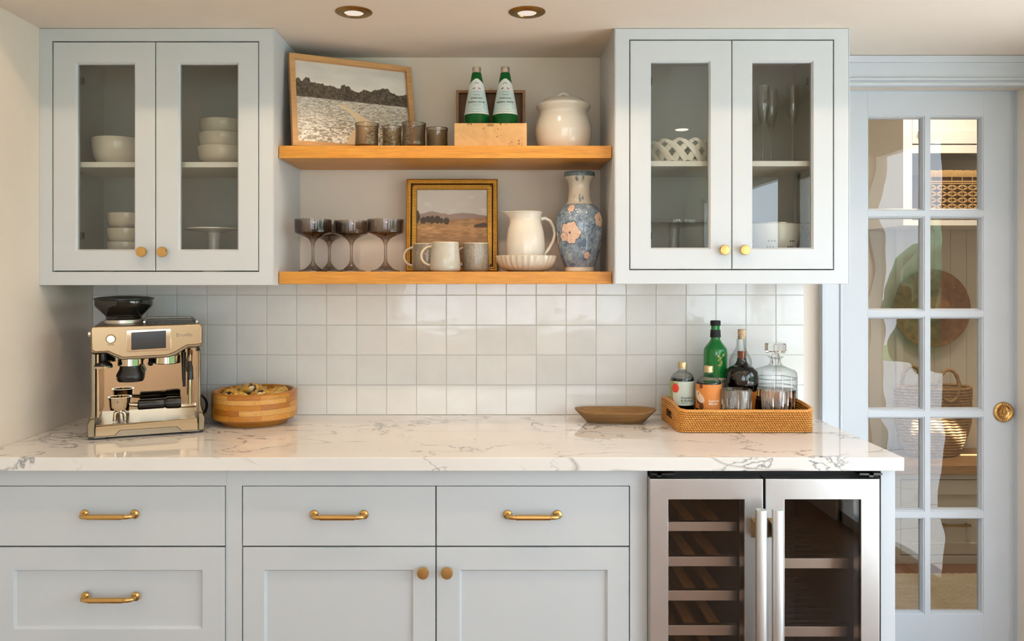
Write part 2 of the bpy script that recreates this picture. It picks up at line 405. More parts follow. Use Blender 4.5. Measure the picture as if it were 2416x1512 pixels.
# ------------------------------------------------------------------ glazed pocket door (a setting piece with its own panes)
YD = 2.80
cols = [(2047, 2182), (2194, 2321)]; rows = [(273, 497), (510, 734), (747, 969), (983, 1207), (1221, 1450)]
xL, xR, zT, zB = DX0-.05, X(2395.5, YD), DZ+.02, .01
holes = [[(X(a, YD), X(b, YD), Z(d, YD), Z(c, YD)) for (a, b) in cols] for (c, d) in rows]
T = .036
# stiles and rails are separate boxes, each light gets a moulded bead frame
st = MB(); st.box(xL, holes[0][0][0], YD, YD+T, zB, zT); st.box(holes[0][1][1], xR, YD, YD+T, zB, zT)
door = struct('door_1', st, 'doorp', bevel=.001)
a0, a1 = holes[0][0][0], holes[0][1][1]
zs = [zT] + [q for r in holes for q in (r[0][3], r[0][2])] + [zB]
for k in range(0, len(zs), 2):
    obj('rail' if k in (0, len(zs)-2) else 'muntin', MB().box(a0, a1, YD, YD+T, zs[k+1], zs[k]), 'doorp', door)
for r in holes:
    z0, z1 = r[0][2], r[0][3]
    obj('muntin', MB().box(r[0][1], r[1][0], YD, YD+T, z0, z1), 'doorp', door)
    for (x0, x1, z0, z1) in r:
        b = MB(); e = .0085
        def rc(i, yy): return [(x0+i, yy, z0+i), (x1-i, yy, z0+i), (x1-i, yy, z1-i), (x0+i, yy, z1-i)]
        b.rings([rc(0, YD+.001), rc(.002, YD+.004), rc(.004, YD+.004), rc(.006, YD+.010), rc(e, YD+.016), rc(e, YD+.026), rc(0, YD+.026)])
        obj('glazing_bead', b, 'doorp', door)
        me = grid_mesh('pane', x1-x0-.010, z1-z0-.010, 10, 16)
        sd = R.random()*30; n = len(me.vertices)
        for v in me.vertices:
            v.co.y = .0006*math.sin(v.co.z*16+sd)*math.cos(v.co.x*11+sd*2)
        me.shade_smooth()
        obj('pane', me, 'dpane', door, loc=(x0+.005, YD+.020, z0+.005))
pc = (X(2367, YD), YD-.0055, Z(972, YD))
pl = MB(); pl.lathe([(0, .004), (.008, .0045), (.019, .004), (.0225, .001), (.0245, -.002), (.027, -.0025), (.033, -.002), (.0355, .001), (.036, .004)], 40)
for k in range(26):
    a = 2*PI*k/26; pl.ell((.0295*math.cos(a), .0295*math.sin(a), -.0025), .0028, .0028, .0018, None, 6, 4)
for k in range(14):
    a = 2*PI*k/14; pl.ell((.013*math.cos(a), .013*math.sin(a), .003), .0028, .0028, .0018, None, 6, 4)
pl.ell((0, -.001, .002), .003, .009, .002)
o = obj('flush_pull', pl, 'brass', door, smooth=50, loc=pc, rot=(-PI/2, 0, 0), label='round embossed brass flush pull')

# ------------------------------------------------------------------ mudroom behind the door
MY = 4.24
mf = wood('mudroom_wood_floor', '7d5233', '97684a', 'x', .4, .6); M['mfloor'] = mf
fl = struct('floor', MB().box(.6, 3.4, 2.9, 4.5, -.05, 0), 'mfloor')
M['mwall'] = plain('mudroom_wall_paint', 'e2ddd0', .6, var=.01)
struct('wall_mudroom', MB().box(.6, 3.4, MY, MY+.1, 0, HIC), 'mwall')
struct('wall_mudroom', MB().box(3.3, 3.4, 2.84, MY, 0, HIC), 'mwall')
struct('wall_mudroom', MB().box(.6, .7, 2.84, MY, 0, HIC), 'mwall')
struct('wall_mudroom', MB().box(.7, DX0, 2.84, 2.88, 0, HIC), 'mwall')
struct('wall_mudroom', MB().box(DX1+.02, 3.3, 2.84, 2.88, 0, HIC), 'mwall')
struct('wall_mudroom', MB().box(DX0, DX1+.02, 2.84, 2.88, DZ, HIC), 'mwall')
struct('ceiling', MB().box(.6, 3.4, 2.9, 4.5, HIC, HIC+.1), 'ceil')
bp = MB()
for k in range(11): x = X(2127, MY)+k*.085; bp.box(x, x+.0842, MY-.010, MY, .47, 1.66)
struct('trim_5', bp, 'mwall', bevel=.002)
struct('trim_6', MB().box(X(2050, MY)-.05, X(2076, MY), MY-.015, MY, 0, HIC), 'white'); struct('trim_7', MB().box(X(2111, MY), X(2127, MY)-.001, MY-.02, MY, 0, HIC), 'white')
lamp = light('mudroom_fill_light', 'AREA', (2.0, 3.35, 2.46), MUD, (1, .84, .68), shape='DISK', size=.35)  # unseen lamp and glowing disc added to brighten the mudroom
M['fillglow'] = emis('fill_lamp_glow', (1, .84, .68), 3)
lt = thing('added_fill_lamp', 'unseen fill lamp added on the mudroom ceiling', 'lamp', (2.0, 3.35, HIC)); obj('fill_lamp_disc', MB().lathe([(0,-.035),(.15,-.03),(.175,0),(0,0)], 32), 'fillglow', lt, smooth=40)
# locker unit
bx0, bx1, bf = X(2131, 3.85), 3.25, 3.85
u = thing('mudroom_locker', 'white built-in locker with upper doors and open basket cubby', 'cabinet', (bx0, bf, 0))
obj('side_panel', MB().box(0, .012, .0205, MY-bf-.021, Z(519, bf), HIC-.001), 'white', u)
cz1, cz0 = Z(361, bf), Z(519, bf)
obj('top_rail', MB().box(X(2152, bf)-bx0+.0005, bx1-bx0, 0, .02, cz1, Z(342, bf)), 'white', u)
obj('left_stile', MB().box(0, X(2152, bf)-bx0, 0, .02, cz0+.0005, HIC-.001), 'white', u)
o = obj('cubby_floor', MB().box(0, bx1-bx0, 0, MY-bf-.021, cz0-.026, cz0), 'white', u)
obj('cubby_top', MB().box(.0125, bx1-bx0, .021, MY-bf-.021, Z(342, bf)-.02, Z(342, bf)), 'white', u)
dz0 = Z(339, bf)
obj('door', MB().framed(X(2152, bf)-bx0+.001, .62, dz0, HIC-.02, .085, .55, dz0+.065, HIC-.1, -.002, .02, .003, .008, True), 'white', u)
cp = obj('knob', MB().lathe([(.004, 0), (.004, .015), (.011, .02), (.013, .026), (.01, .031), (0, .032)], 20), 'antbrass', u, smooth=40, loc=(X(2167, bf)-bx0, -.002, Z(312, bf)), rot=(PI/2, 0, 0))
# basket in cubby
bk = thing('woven_basket', 'honey seagrass basket with open star weave in the cubby', 'basket', (X(2193, 3.88), 3.88, cz0))
M['straw'] = wood('dry_seagrass', 'b98f52', 'd8b577', 'x', .8, 3, 2, .5); M['strawd'] = plain('dark_basket_lining', '5c3c1e', .9, var=.3, scale=40)
M['strawb'] = wood('brown_seagrass', '7d5c36', 'a07d50', 'x', .8, 3, 2, .5)
BH = Z(402, 3.88)-cz0; BWd = .46
obj('lining', MB().box(.004, BWd, .006, .27, 0, BH-.03), 'strawd', bk)
obj('side', MB().box(0, .006, 0, .27, 0, BH-.005), 'strawb', bk)
fr = MB()
for k in range(90):
    x = k*BWd/90; fr.tube([(x, -.002, BH-.032), (x+R.uniform(-.001,.001), -.006, BH-.015), (x, 0, BH+R.uniform(-.002,.002))], .0032, 5)
obj('rim_fringe', fr, 'straw', bk, smooth=60)['kind'] = 'stuff'
rods = MB()
for k in range(10): rods.tube([(.006+k*.05, -.004, 0), (.006+k*.05, -.004, BH-.03)], .0016, 5)
rods.tube([(0, -.004, BH-.055), (BWd, -.004, BH-.055)], .004, 6); rods.tube([(0, -.004, BH-.065), (BWd, -.004, BH-.065)], .003, 6)
obj('rod', rods, 'straw', bk)['kind'] = 'stuff'
lf = MB()
nr = int((BH-.075)/.0305)
for r_ in range(nr+1):
    for k in range(18):
        sg = 1 if k % 2 == 0 else -1
        z = BH-.085-r_*.0305
        if z < .012: continue
        lf.ell((.018+k*.0252, -.006, z+.0065), .0135, .004, .0052, Matrix.Rotation(sg*.42, 3, 'Y'), 8, 4)
        lf.ell((.018+k*.0252, -.006, z-.0065), .0135, .004, .0052, Matrix.Rotation(-sg*.42, 3, 'Y'), 8, 4)
o = obj('weave', lf, 'straw', bk, smooth=60); o['kind'] = 'stuff'
# hat
M['hat'] = plain('brown_woven_straw', '9a7048', .8, var=.35, scale=30, bump=.8, bscale=160)
hp = smoothprof([(0, .105), (.03, .104), (.055, .095), (.075, .07), (.088, .03), (.1, .012), (.15, .006), (.2, .010), (.203, .008), (.19, .002), (.1, .004)], 5)
hb = MB(); hb.lathe(hp, 64)
hat = obj('straw_hat', hb, 'hat', smooth=60, loc=(X(2201, 4.18), 4.198, Z(727, 4.2)), rot=(PI/2-.02, 0, .02)); tag(hat, 'brown wide-brim straw hat hung on the mudroom wall', 'hat')
hk = MB().tube([(0, .06, .21), (0, .0, .23), (0, -.05, .215)], .004, 8)
# bench
bt = thing('storage_bench', 'pale grey-green storage bench with tan wood top and drawers', 'bench', (X(2095, bf), bf, 0))
bl = bx1-X(2095, bf); zt = Z(1097, bf)
obj('bench_top', MB().box(0, bl, -.012, MY-bf-.013, zt-.043, zt), wood('tan_bench_wood', 'ae8450', 'c4995f', 'x', .45), bt, bevel=.003)
M['bench'] = plain('bench_paint', 'ccc9ba', .5, var=.01)
obj('carcass', MB().box(0, bl, .02, MY-bf-.013, .0, zt-.043), 'bench', bt)
obj('face_frame', MB().framed(0, bl, .0, zt-.043, .06, bl-.04, Z(1312, bf)+.004, Z(1131, bf), 0, .02, .001, .019), 'bench', bt)
f1 = obj('drawer', MB().framed(.063, .66, Z(1311, bf)+.006, Z(1133, bf), .12, .60, Z(1281, bf), Z(1168, bf), .001, .018, .002, .007, True), 'bench', bt)
f2 = obj('drawer', MB().framed(.664, bl-.043, Z(1311, bf)+.006, Z(1133, bf), .72, bl-.1, Z(1281, bf), Z(1168, bf), .001, .018, .002, .007, True), 'bench', bt)
for dx, fp in ((.26, f1), (.85, f2)):
    h = MB(); h.box(0, .13, -.022, -.012, Z(1236, bf)-.008, Z(1236, bf)+.004); h.box(.005, .017, -.013, .008, Z(1236, bf)-.006, Z(1236, bf)+.002); h.box(.113, .125, -.013, .008, Z(1236, bf)-.006, Z(1236, bf)+.002)
    obj('handle', h, 'antbrass', fp, loc=(dx, 0, 0), bevel=.001)
# tote bag
tb = thing('seagrass_tote', 'round braided seagrass tote bag with ring handles on the bench', 'bag', (X(2204, 4.03), 4.04, zt+.002), .12)
rope = MB(); NR = 24; HH = .345
M['braid'] = wood('braided_seagrass', 'a98252', 'd2ae7a', 'x', .85, 4, 2, .6)
for k in range(NR):
    z = .012+k*(HH-.012)/(NR-1); q = z/HH
    hw = .198*math.sqrt(max(0, 1-(1-min(q/.62, 1))**2*.72)); hw *= 1-.05*max(0, q-.6); hd_ = .04+.05*q
    pts = []; rad = []; n = 84
    for i in range(n):
        a = 2*PI*i/n; pts.append((hw*math.cos(a), hd_*math.sin(a), z+.003*math.sin(a*2))); rad.append(.0088*(1+.22*math.sin(i*PI/2+k*1.3)))
    rope.tube(pts, rad, 7, closed=True)
rope.lathe([(0, .004), (.1, .004)], 24, sy=.3)
obj('body', rope, 'braid', tb, smooth=70)
hdl = MB()
for s_ in (-1, 1):
    cx_ = .028 if s_ < 0 else -.06
    pts = []; rad = []
    for i in range(40):
        a = 2*PI*i/40; pts.append((cx_+.052*math.cos(a), s_*.082-.004*s_*math.sin(a), HH+.02+.078*math.sin(a))); rad.append(.0088*(1+.15*math.sin(i*1.9)))
    m = MB().tube(pts, rad, 8, closed=True); obj('handle', m, 'braid', tb, smooth=70)
# rug
rg = MB(); ry0, ry1 = 2.95, 3.70; rx0 = 1.62
M['jute'] = wood('bleached_jute', 'd2c19c', 'efe4ca', 'x', .9, 3, 2, .5)
nr = 50
for j in range(nr):
    y = ry0+(j+.5)*(ry1-ry0)/nr
    n = 60; pts = [(rx0+(i+.5*(j % 2))*1.25/n, y, .009) for i in range(n+1)]
    rg.tube(pts, [.0078*(1 if i % 2 else .62) for i in range(n+1)], 5)
rug = obj('rug', rg, 'jute', smooth=70); tag(rug, 'chunky woven natural jute rug on the mudroom floor', 'rug')

# ------------------------------------------------------------------ wall cabinets
def knob(parent, x, z, y, r=.0155):
    k = MB().lathe([(0, 0), (.0085, 0), (.0085, .002), (.005, .004), (.005, .012), (r*.75, .0145), (r, .018), (r, .0235), (r*.9, .0262), (0, .0272)], 28)
    return obj('knob', k, 'brass', parent, smooth=35, loc=(x, y, z), rot=(PI/2, 0, 0), label='round brass knob')
def wall_cabinet(px, opx, mid, glass, gz, opz, bot, knobs, kz, shelfz, label):
    y = 2.41; x0, x1 = X(px[0], y), X(px[1], y); ox0, ox1 = X(opx[0], y), X(opx[1], y); oz1, oz0 = Z(opz[0], y), Z(opz[1], y); zb_ = Z(bot, y)
    c = thing('wall_cabinet', label, 'cabinet', (x0, y, zb_)); L = lambda v: v-x0; H = lambda v: v-zb_
    W = x1-x0; top = LOWC-zb_-.001
    b = MB(); D = BW-y-.001
    b.box(0, L(ox0), .02, D, 0, top); b.box(L(ox1), W, .02, D, 0, top); b.box(L(ox0), L(ox1), .02, D, 0, H(oz0)-.003); b.box(L(ox0), L(ox1), .02, D, H(oz1)+.003, top)
    b.box(L(ox0), L(ox1), D-.008, D, H(oz0)-.003, H(oz1)+.003)
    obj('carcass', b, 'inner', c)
    obj('face_frame', MB().framed(0, W, 0, top, L(ox0), L(ox1), H(oz0), H(oz1), 0, .02, .0004, .019), 'paint', c)
    g = .0018; m = X(mid, y)
    obj('side_panel', MB().box(-.002, 0, .0, D, 0, top), 'paint', c); obj('side_panel', MB().box(W, W+.002, 0, D, 0, top), 'paint', c)
    for i, (a, bb) in enumerate(((ox0+g+.001, m-g*.8), (m+g*.8, ox1-g-.001))):
        h = (X(glass[i][0], y), X(glass[i][1], y), Z(gz[1], y), Z(gz[0], y))
        dr = obj('door', MB().framed(L(a), L(bb), H(oz0)+.003, H(oz1)-.003, L(h[0]), L(h[1]), H(h[2]), H(h[3]), .0005, .019, .005, .007), 'paint', c)
        obj('pane', MB().box(L(h[0])+.0005, L(h[1])-.0005, .011, .013, H(h[2])+.0005, H(h[3])-.0005), 'pane', dr)
        knob(dr, L(X(knobs[i], y-.02)), H(Z(kz, y-.02)), .0005)
        hx = L(a)+.004 if i == 0 else L(bb)-.022
        if i == 0 or True:
            for hz in (Z(190, y+.02), Z(556, y+.02)):
                obj('hinge', MB().box(L(h[0])-.012 if i == 0 else L(h[1])-.004, L(h[0])+.006 if i == 0 else L(h[1])+.012, .021, .035, H(hz)-.010, H(hz)+.010), 'blackm', dr)
    ys = 2.45-y
    o = obj('shelf', MB().box(L(ox0)+.001, L(ox1)-.001, ys, D-.009, H(shelfz)-.0165, H(shelfz)), 'white', c, bevel=.001)
    return c, shelfz, oz0-.003
SHZ = Z(382, 2.45); SHZ2 = Z(379.5, 2.45)
cabL, _, botL = wall_cabinet((92, 645), (123, 611), 366.5, [(181, 315), (423.5, 559)], (151, 588), (97, 641), 673, (333, 382), 594, SHZ, 'pale grey glass-front wall cabinet with white bowls, nearest the side wall')
cabR, _, botR = wall_cabinet((1452, 2003), (1485, 1968), 1727, [(1537, 1673), (1777, 1916)], (147, 584), (93, 637), 670, (1710, 1758), 589.5, SHZ2, 'pale grey glass-front wall cabinet with champagne flutes, beside the glazed door')

# ------------------------------------------------------------------ floating oak shelves
def shelf(py0, py1, label):
    y = 2.457; z1 = Z(py0, y); z0 = Z(py1, y)
    o = obj('floating_shelf', MB().box(X(645, 2.41)+.004, X(1452, 2.41)-.004, y, BW-.001, z0, z1), 'oak', bevel=.0015); tag(o, label, 'shelf', 'floating oak shelves')
    return z1
S1 = shelf(343.5, 373, 'thick honey oak floating shelf holding the green bottles'); S2 = shelf(640.5, 670, 'thick honey oak floating shelf holding the blue vase')

# ------------------------------------------------------------------ worktop and base cabinets
CT = .9165
o = obj('worktop', MB().box(LW+.001, X(2134, 2.098), 2.098, 2.7355, CT-.0355, CT), 'marble', bevel=.002); tag(o, 'long white marble worktop with grey veins', 'worktop')
YF = 2.135
def pull(parent, x, z, w_=.128):
    m = MB()
    for s_ in (-1, 1):
        m.lathe([(0, 0), (.0105, 0), (.0105, .0035), (.0085, .006), (0, .006)], 20, c=(0, 0, 0))
    r = MB(); h = w_/2-.012
    for s_ in (-1, 1):
        ros = MB().lathe([(0, 0), (.0115, 0), (.0125, .003), (.011, .0065), (.006, .0085)], 22); 
        r.add([(s_*h+vx, -vz, vy) for vx, vy, vz in ros.v], [f[::-1] for f in ros.f])
        r.tube([(s_*h, -.006, 0), (s_*h, -.020, 0), (s_*(h-.003), -.0255, 0), (s_*(h-.010), -.029, 0), (s_*(h-.016), -.030, 0)], .0058, 12)
    r.tube([(-h+.014, -.030, 0), (h-.014, -.030, 0)], .0056, 14)
    r.tube([(-h+.020, -.030, 0), (-h+.021, -.030, 0), (h-.021, -.030, 0), (h-.020, -.030, 0)], [.0056, .0072, .0072, .0056], 16)
    return obj('pull_handle', r, 'brass', parent, smooth=40, loc=(x, 0, z), label='slim brass bar pull')
def base_cab(x0, x1, label, fronts, end_stile=0, opx=None):
    c = thing('base_cabinet', label, 'cabinet', (x0, YF, 0)); L = lambda v: v-x0; top = CT-.0355
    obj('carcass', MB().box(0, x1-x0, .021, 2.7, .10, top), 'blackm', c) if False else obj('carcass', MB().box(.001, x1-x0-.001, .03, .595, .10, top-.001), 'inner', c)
    obj('plinth', MB().box(.001, x1-x0-.001, .08, .10, 0, .099), 'paint', c)
    zt_ = Z(1146, YF); zb_ = .13
    obj('face_frame', MB().framed(0, x1-x0, .10, top-.0005, L(opx[0]), L(opx[1]), zb_, zt_, 0, .029, .0004, .028), 'paint', c)
    return c, L
g = .0022
# left unit: wide drawers
lx0, lx1 = LW+.001, X(534.3, YF)
c, L = base_cab(lx0, lx1, 'pale grey base cabinet of wide drawers, nearest the side wall', 0, opx=(LW+.045, X(532.5, YF)))
za, zb1 = Z(1147.5, YF), Z(1287.5, YF)
d1 = obj('drawer', MB().box(L(LW+.045)+g, L(X(532.5, YF))-g, 0, .02, zb1, za), 'paint', c, bevel=.001)
pull(d1, L(X(255.5, YF-.01)), Z(1217.5, YF-.02), .158)
z2, z3 = Z(1291.5, YF), Z(1530, YF)
d2 = obj('drawer', MB().framed(L(LW+.045)+g, L(X(532.5, YF))-g, z3, z2, L(X(36, YF)), L(X(473, YF)), Z(1480, YF), Z(1349, YF), 0, .02, .005, .009, True), 'paint', c)
pull(d2, L(X(258, YF-.01)), Z(1413, YF-.02), .158)
d3 = obj('drawer', MB().framed(L(LW+.045)+g, L(X(532.5, YF))-g, .133, z3-.0045, L(X(36, YF)), L(X(473, YF)), .20, z3-.065, 0, .02, .005, .009, True), 'paint', c)
# middle unit
mx0, mx1 = lx1+.0002, X(1528, YF)
c, L = base_cab(mx0, mx1, 'pale grey base cabinet with two drawers over two panelled doors', 0, opx=(X(571, YF), X(1486, YF)))
mm = X(1028.5, YF)
for i, (a, b, hx) in enumerate(((X(571, YF)+g, mm-g*.7, 799), (mm+g*.7, X(1486, YF)-g, 1257))):
    d1 = obj('drawer', MB().box(L(a), L(b), 0, .02, zb1, za), 'paint', c, bevel=.001)
    pull(d1, L(X(hx, YF-.01)), Z(1218.5, YF-.02), .157)
    px = ((628, 970), (1089, 1429))[i]
    dd = obj('door', MB().framed(L(a), L(b), .133, z2, L(X(px[0], YF)), L(X(px[1], YF)), .19, Z(1349, YF), 0, .02, .0055, .009, True), 'paint', c)
    knob(dd, L(X((998, 1054.5)[i], YF-.02)), Z(1352, YF-.02), 0, .0158)
# end panel
ep = obj('end_panel', MB().box(X(2078, YF), X(2112, YF), YF, 2.735, 0, CT-.036), 'paint', bevel=.001); tag(ep, 'pale grey end panel beside the wine fridge', 'panel')

# ------------------------------------------------------------------ wine fridge
fx0, fx1 = X(1529, YF), X(2078, YF); yf = 2.105
wf = thing('wine_fridge', 'stainless steel two-door wine fridge under the worktop', 'fridge', (fx0, yf, 0)); L = lambda v: v-fx0
D = .58; tz = CT-.037
b = MB(); m = L(X(1803, yf))
b.box(.002, .03, .045, D, .09, tz-.012); b.box(L(fx1)-.03, L(fx1)-.002, .045, D, .09, tz-.012); b.box(.002, L(fx1)-.002, .045, D, tz-.03, tz-.012); b.box(.002, L(fx1)-.002, .045, D, .06, .10)
b.box(.002, L(fx1)-.002, D-.02, D, .09, tz-.03); b.box(m-.02, m+.02, .045, D, .1, tz-.03)
M['fint'] = plain('dark_brown_fridge_lining', '2a201b', .6, var=.1)
obj('cabinet_body', b, 'fint', wf)
for s_, xx in ((1, .03), (-1, L(fx1)-.045)):
    h = MB().box(xx-.025, xx+.035, .0, .035, tz-.011, tz-.006); h.box(xx-.012 if s_>0 else xx+.0, xx+.0 if s_>0 else xx+.012, -.0, .01, tz-.016, tz-.006); obj('hinge_plate', h, 'black', wf)
obj('dark_gap_strip', MB().box(.003, L(fx1)-.003, .036, .05, tz-.03, tz-.002), 'blackm', wf)  # black strip gives the gap above the doors its darkness in colour
dz1 = Z(1129, yf); dzb = .10
for i, (a, bq, h0, h1) in enumerate(((1533, 1801, 1577.5, 1756), (1805.5, 2076, 1852, 2031))):
    dr = obj('door', MB().framed(L(X(a, yf)), L(X(bq, yf)), dzb, dz1, L(X(h0, yf)), L(X(h1, yf)), .17, Z(1179, yf), 0, .042, .0008, .006), 'steel', wf, bevel=.0012)
    obj('pane', MB().box(L(X(h0, yf)), L(X(h1, yf)), .007, .012, .17, Z(1179, yf)), 'fridgeglass', dr)
    hx = L(X((1796, 1835)[i], yf-.055)); hz1 = Z(1202, yf-.055)
    hb_ = MB().lathe([(0, .25), (.0135, .25), (.0145, .252), (.0145, hz1-.002), (.0135, hz1), (0, hz1)], 28, c=(hx, -.055, 0))
    hh = obj('handle', hb_, 'satin', dr, smooth=40)
    mb = MB(); zz = Z(1247, yf-.02); sx = -.012 if i == 0 else .012
    mb.rings([[(hx-.006, -.055, zz-.012), (hx-.006, -.055, zz+.012), (hx+.006, -.055, zz+.012), (hx+.006, -.055, zz-.012)],
              [(hx-.007, -.02, zz-.02), (hx-.007, -.02, zz+.018), (hx+.007, -.02, zz+.018), (hx+.007, -.02, zz-.02)],
              [(hx-.008, 0, zz-.03), (hx-.008, 0, zz+.022), (hx+.008, 0, zz+.022), (hx+.008, 0, zz-.03)]], True, True, True)
    obj('handle_bracket', mb, 'antbrass', hh)
M['rackwood'] = wood('walnut_rack_wood', 'a87a4e', 'c4935f', 'y', .5)
yr = .085
def pz(p, dy=yr): return Z(p, yf+dy)
for (ya, yb) in ((1231, 1253), (1313, 1336), (1393, 1417), (1475, 1499), (1557, 1581), (1640, 1664), (1724, 1748)):
    rk = obj('rack', MB().box(L(X(1545, yf+yr)), L(X(1740, yf+yr)), yr, yr+.018, pz(yb), pz(ya)), 'steel', wf, bevel=.001)
    for k in range(3):
        x = L(X(1552, yf+yr))+.010+k*.068
        obj('slat', MB().box(x, x+.030, yr+.018, yr+.40, pz(ya)-.010, pz(ya)-.001), 'rackwood', rk)
for (ya, yb) in ((1317, 1341), (1478, 1502), (1640, 1664)):
    rk = obj('shelf', MB().box(L(X(1838, yf+yr)), L(X(2001, yf+yr)), yr, yr+.016, pz(yb), pz(ya)), 'steel', wf, bevel=.001)
    for k in range(9):
        obj('rod', MB().box(L(X(1838, yf+yr)), L(X(2001, yf+yr)), yr+.04+k*.04, yr+.043+k*.04, pz(ya)-.004, pz(ya)-.001), 'blackm', rk)
# ceiling downlights
M['lens'] = emis('lit_frosted_lens', (1, .84, .70), .85)
for i, (px, py) in enumerate(((835, 28), (1243.5, 28))):
    y = (LOWC-EYE)*F/(VY-py); x = X(px, y)
    dl = thing('downlight', ('brass-rimmed recessed downlight above the landscape photo', 'brass-rimmed recessed downlight above the green bottles')[i], 'light', (x, y, LOWC), 0, 'recessed brass downlights')
    obj('rim', MB().lathe([(.026, -.002), (.029, -.0060), (.034, -.005), (.048, -.004), (.052, -.0015), (.052, 0)], 48), 'antbrass', dl, smooth=50)
    obj('lens', MB().lathe([(0, -.006), (.015, -.0055), (.0285, -.003)], 32), 'lens', dl, smooth=50)
    light('downlight_glow', 'SPOT', (x, y, LOWC-.012), NICHE_CAN, WARM, spot_size=2.2, spot_blend=.6, shadow_soft_size=.02)
M['lens2'] = emis('bright_downlight_lens', (1, .86, .7), 14)
for j, (y, xs_) in enumerate(((1.62, (-1.0, -.05, .95)), (-1.27, (-.9, .28, 1.455)))):
    for x in xs_:
        dl = thing('downlight', 'small recessed downlight in the main kitchen ceiling', 'light', (x, y, HIC), 0, 'kitchen downlights')
        obj('lens', MB().lathe([(0, -.003), (.045, -.003), (.05, 0)], 32), 'lens2', dl)
        light('kitchen_spot', 'SPOT', (x, y, HIC-.01), CAN, WARM, spot_size=2.5, spot_blend=.5, shadow_soft_size=.035)
# ------------------------------------------------------------------ upper shelf
# framed meadow photograph, turned and leaning on the wall
def sr(h): return np.array([int(h[i:i+2], 16)/255 for i in (0, 2, 4)])
def lerp(a, b, t): return a*(1-t[:, None]) + b*t[:, None]
def sm(e0, e1, x): t = np.clip((x-e0)/(e1-e0), 0, 1); return t*t*(3-2*t)
def meadow(w_, h_):
    def f(co):
        u = co[:, 0]/w_; v = co[:, 2]/h_
        c = lerp(sr('c9c4bb'), sr('ddd5c9'), sm(.95, .62, v)); cl = fbm(u*5, v*14, 4, 3); c = c*(.93+.12*cl)[:, None]
        base = .555-.015*u
        line = np.interp(u, [0, .03, .06, .09, .12, .13, .2, .3, .39, .40, .42, .44, .47, .5, .56, .58, .62, .68, .70, .74, .79, .83, .85, .9, 1],
                         [.775, .79, .74, .80, .79, .75, .74, .72, .70, .745, .76, .73, .735, .685, .665, .70, .715, .70, .735, .73, .765, .765, .715, .69, .70])
        line = line+(fbm(u*60, v*4, 3, 9)-.5)*.035
        tr = sm(line+.006, line-.006, v)
        tn = fbm(u*70, v*55, 3, 5); tcol = lerp(sr('2b241b'), sr('6d6152'), np.clip(tn*1.5-.35, 0, 1))
        trunk = (vnoise(u*230, v*9, 8) > .86) & (v < base+.05); tcol[trunk] = sr('6f665a')
        c = c*(1-tr[:, None])+tcol*tr[:, None]
        fl = sm(base+.004, base-.004, v+(fbm(u*40, v*3, 2, 4)-.5)*.01)
        dep = np.clip((base-v)/base, 0, 1); s = 1/(.08+dep)
        n1 = fbm(u*46+3, v*60*np.minimum(s, 3)*.8, 5, 11)
        n2 = vnoise(u*130, v*120, 12)
        g = np.clip((n1-.5)*3.2+.48, 0, 1); g = np.where((n2 > .62) & (n1 > .42), np.minimum(1, g+.45), g)
        mcol = lerp(sr('786d5e'), sr('e9e3d8'), g*(.55+.45*dep)+.18*(1-dep))
        c = c*(1-fl[:, None])+mcol*fl[:, None]
        vc = [0, .1, .2, .28, .33, .40, .46, .485, .5]
        pc_ = np.interp(v, vc, [.50, .515, .555, .59, .57, .50, .42, .385, .40]); pw = np.interp(v, vc, [.085, .070, .062, .066, .060, .036, .030, .022, .014])
        pth = sm(pw+.006, pw-.004, np.abs(u-pc_))*(v < .5)
        c = c*(1-pth[:, None])+sr('d6bd9a')*(.96+.06*n1)[:, None]*pth[:, None]
        st2 = ((v > .485) & (v < .503) & (u > .39) & (u < .52)); c[st2] = sr('c4b195')
        return c*1.08
    return f
FW, FH = .408, .308; yaw = math.radians(26); lean = math.radians(11.0)
bx_, by_ = X(690, 2.475), 2.475
pf = thing('framed_photo', 'pale oak framed sepia photo of a path through a flower meadow', 'picture', (bx_, by_, S1+.001), yaw)
rt = (-lean, 0, 0)
bw = .0185
fp = MB(); fp.framed(0, FW, 0, FH, bw, FW-bw, bw, FH-bw, -.009, .022, .001, .010)
obj('frame', fp, 'frameoak', pf, rot=rt)
me = grid_mesh('print', FW-2*bw, FH-2*bw, 340, 250); painted(me, meadow(FW-2*bw, FH-2*bw))
M['print'] = attr_mat('sepia_photo_print', .35)
off = Matrix.Rotation(-lean, 3, 'X') @ Vector((bw, .003, bw))
obj('photo_print', me, 'print', pf, loc=off, rot=rt)
off = Matrix.Rotation(-lean, 3, 'X') @ Vector((0, .012, 0))
obj('backing_board', MB().box(bw*.5, FW-bw*.5, -.006, -.001, bw*.5, FH-bw*.5), 'frameoak', pf, rot=rt, loc=off)

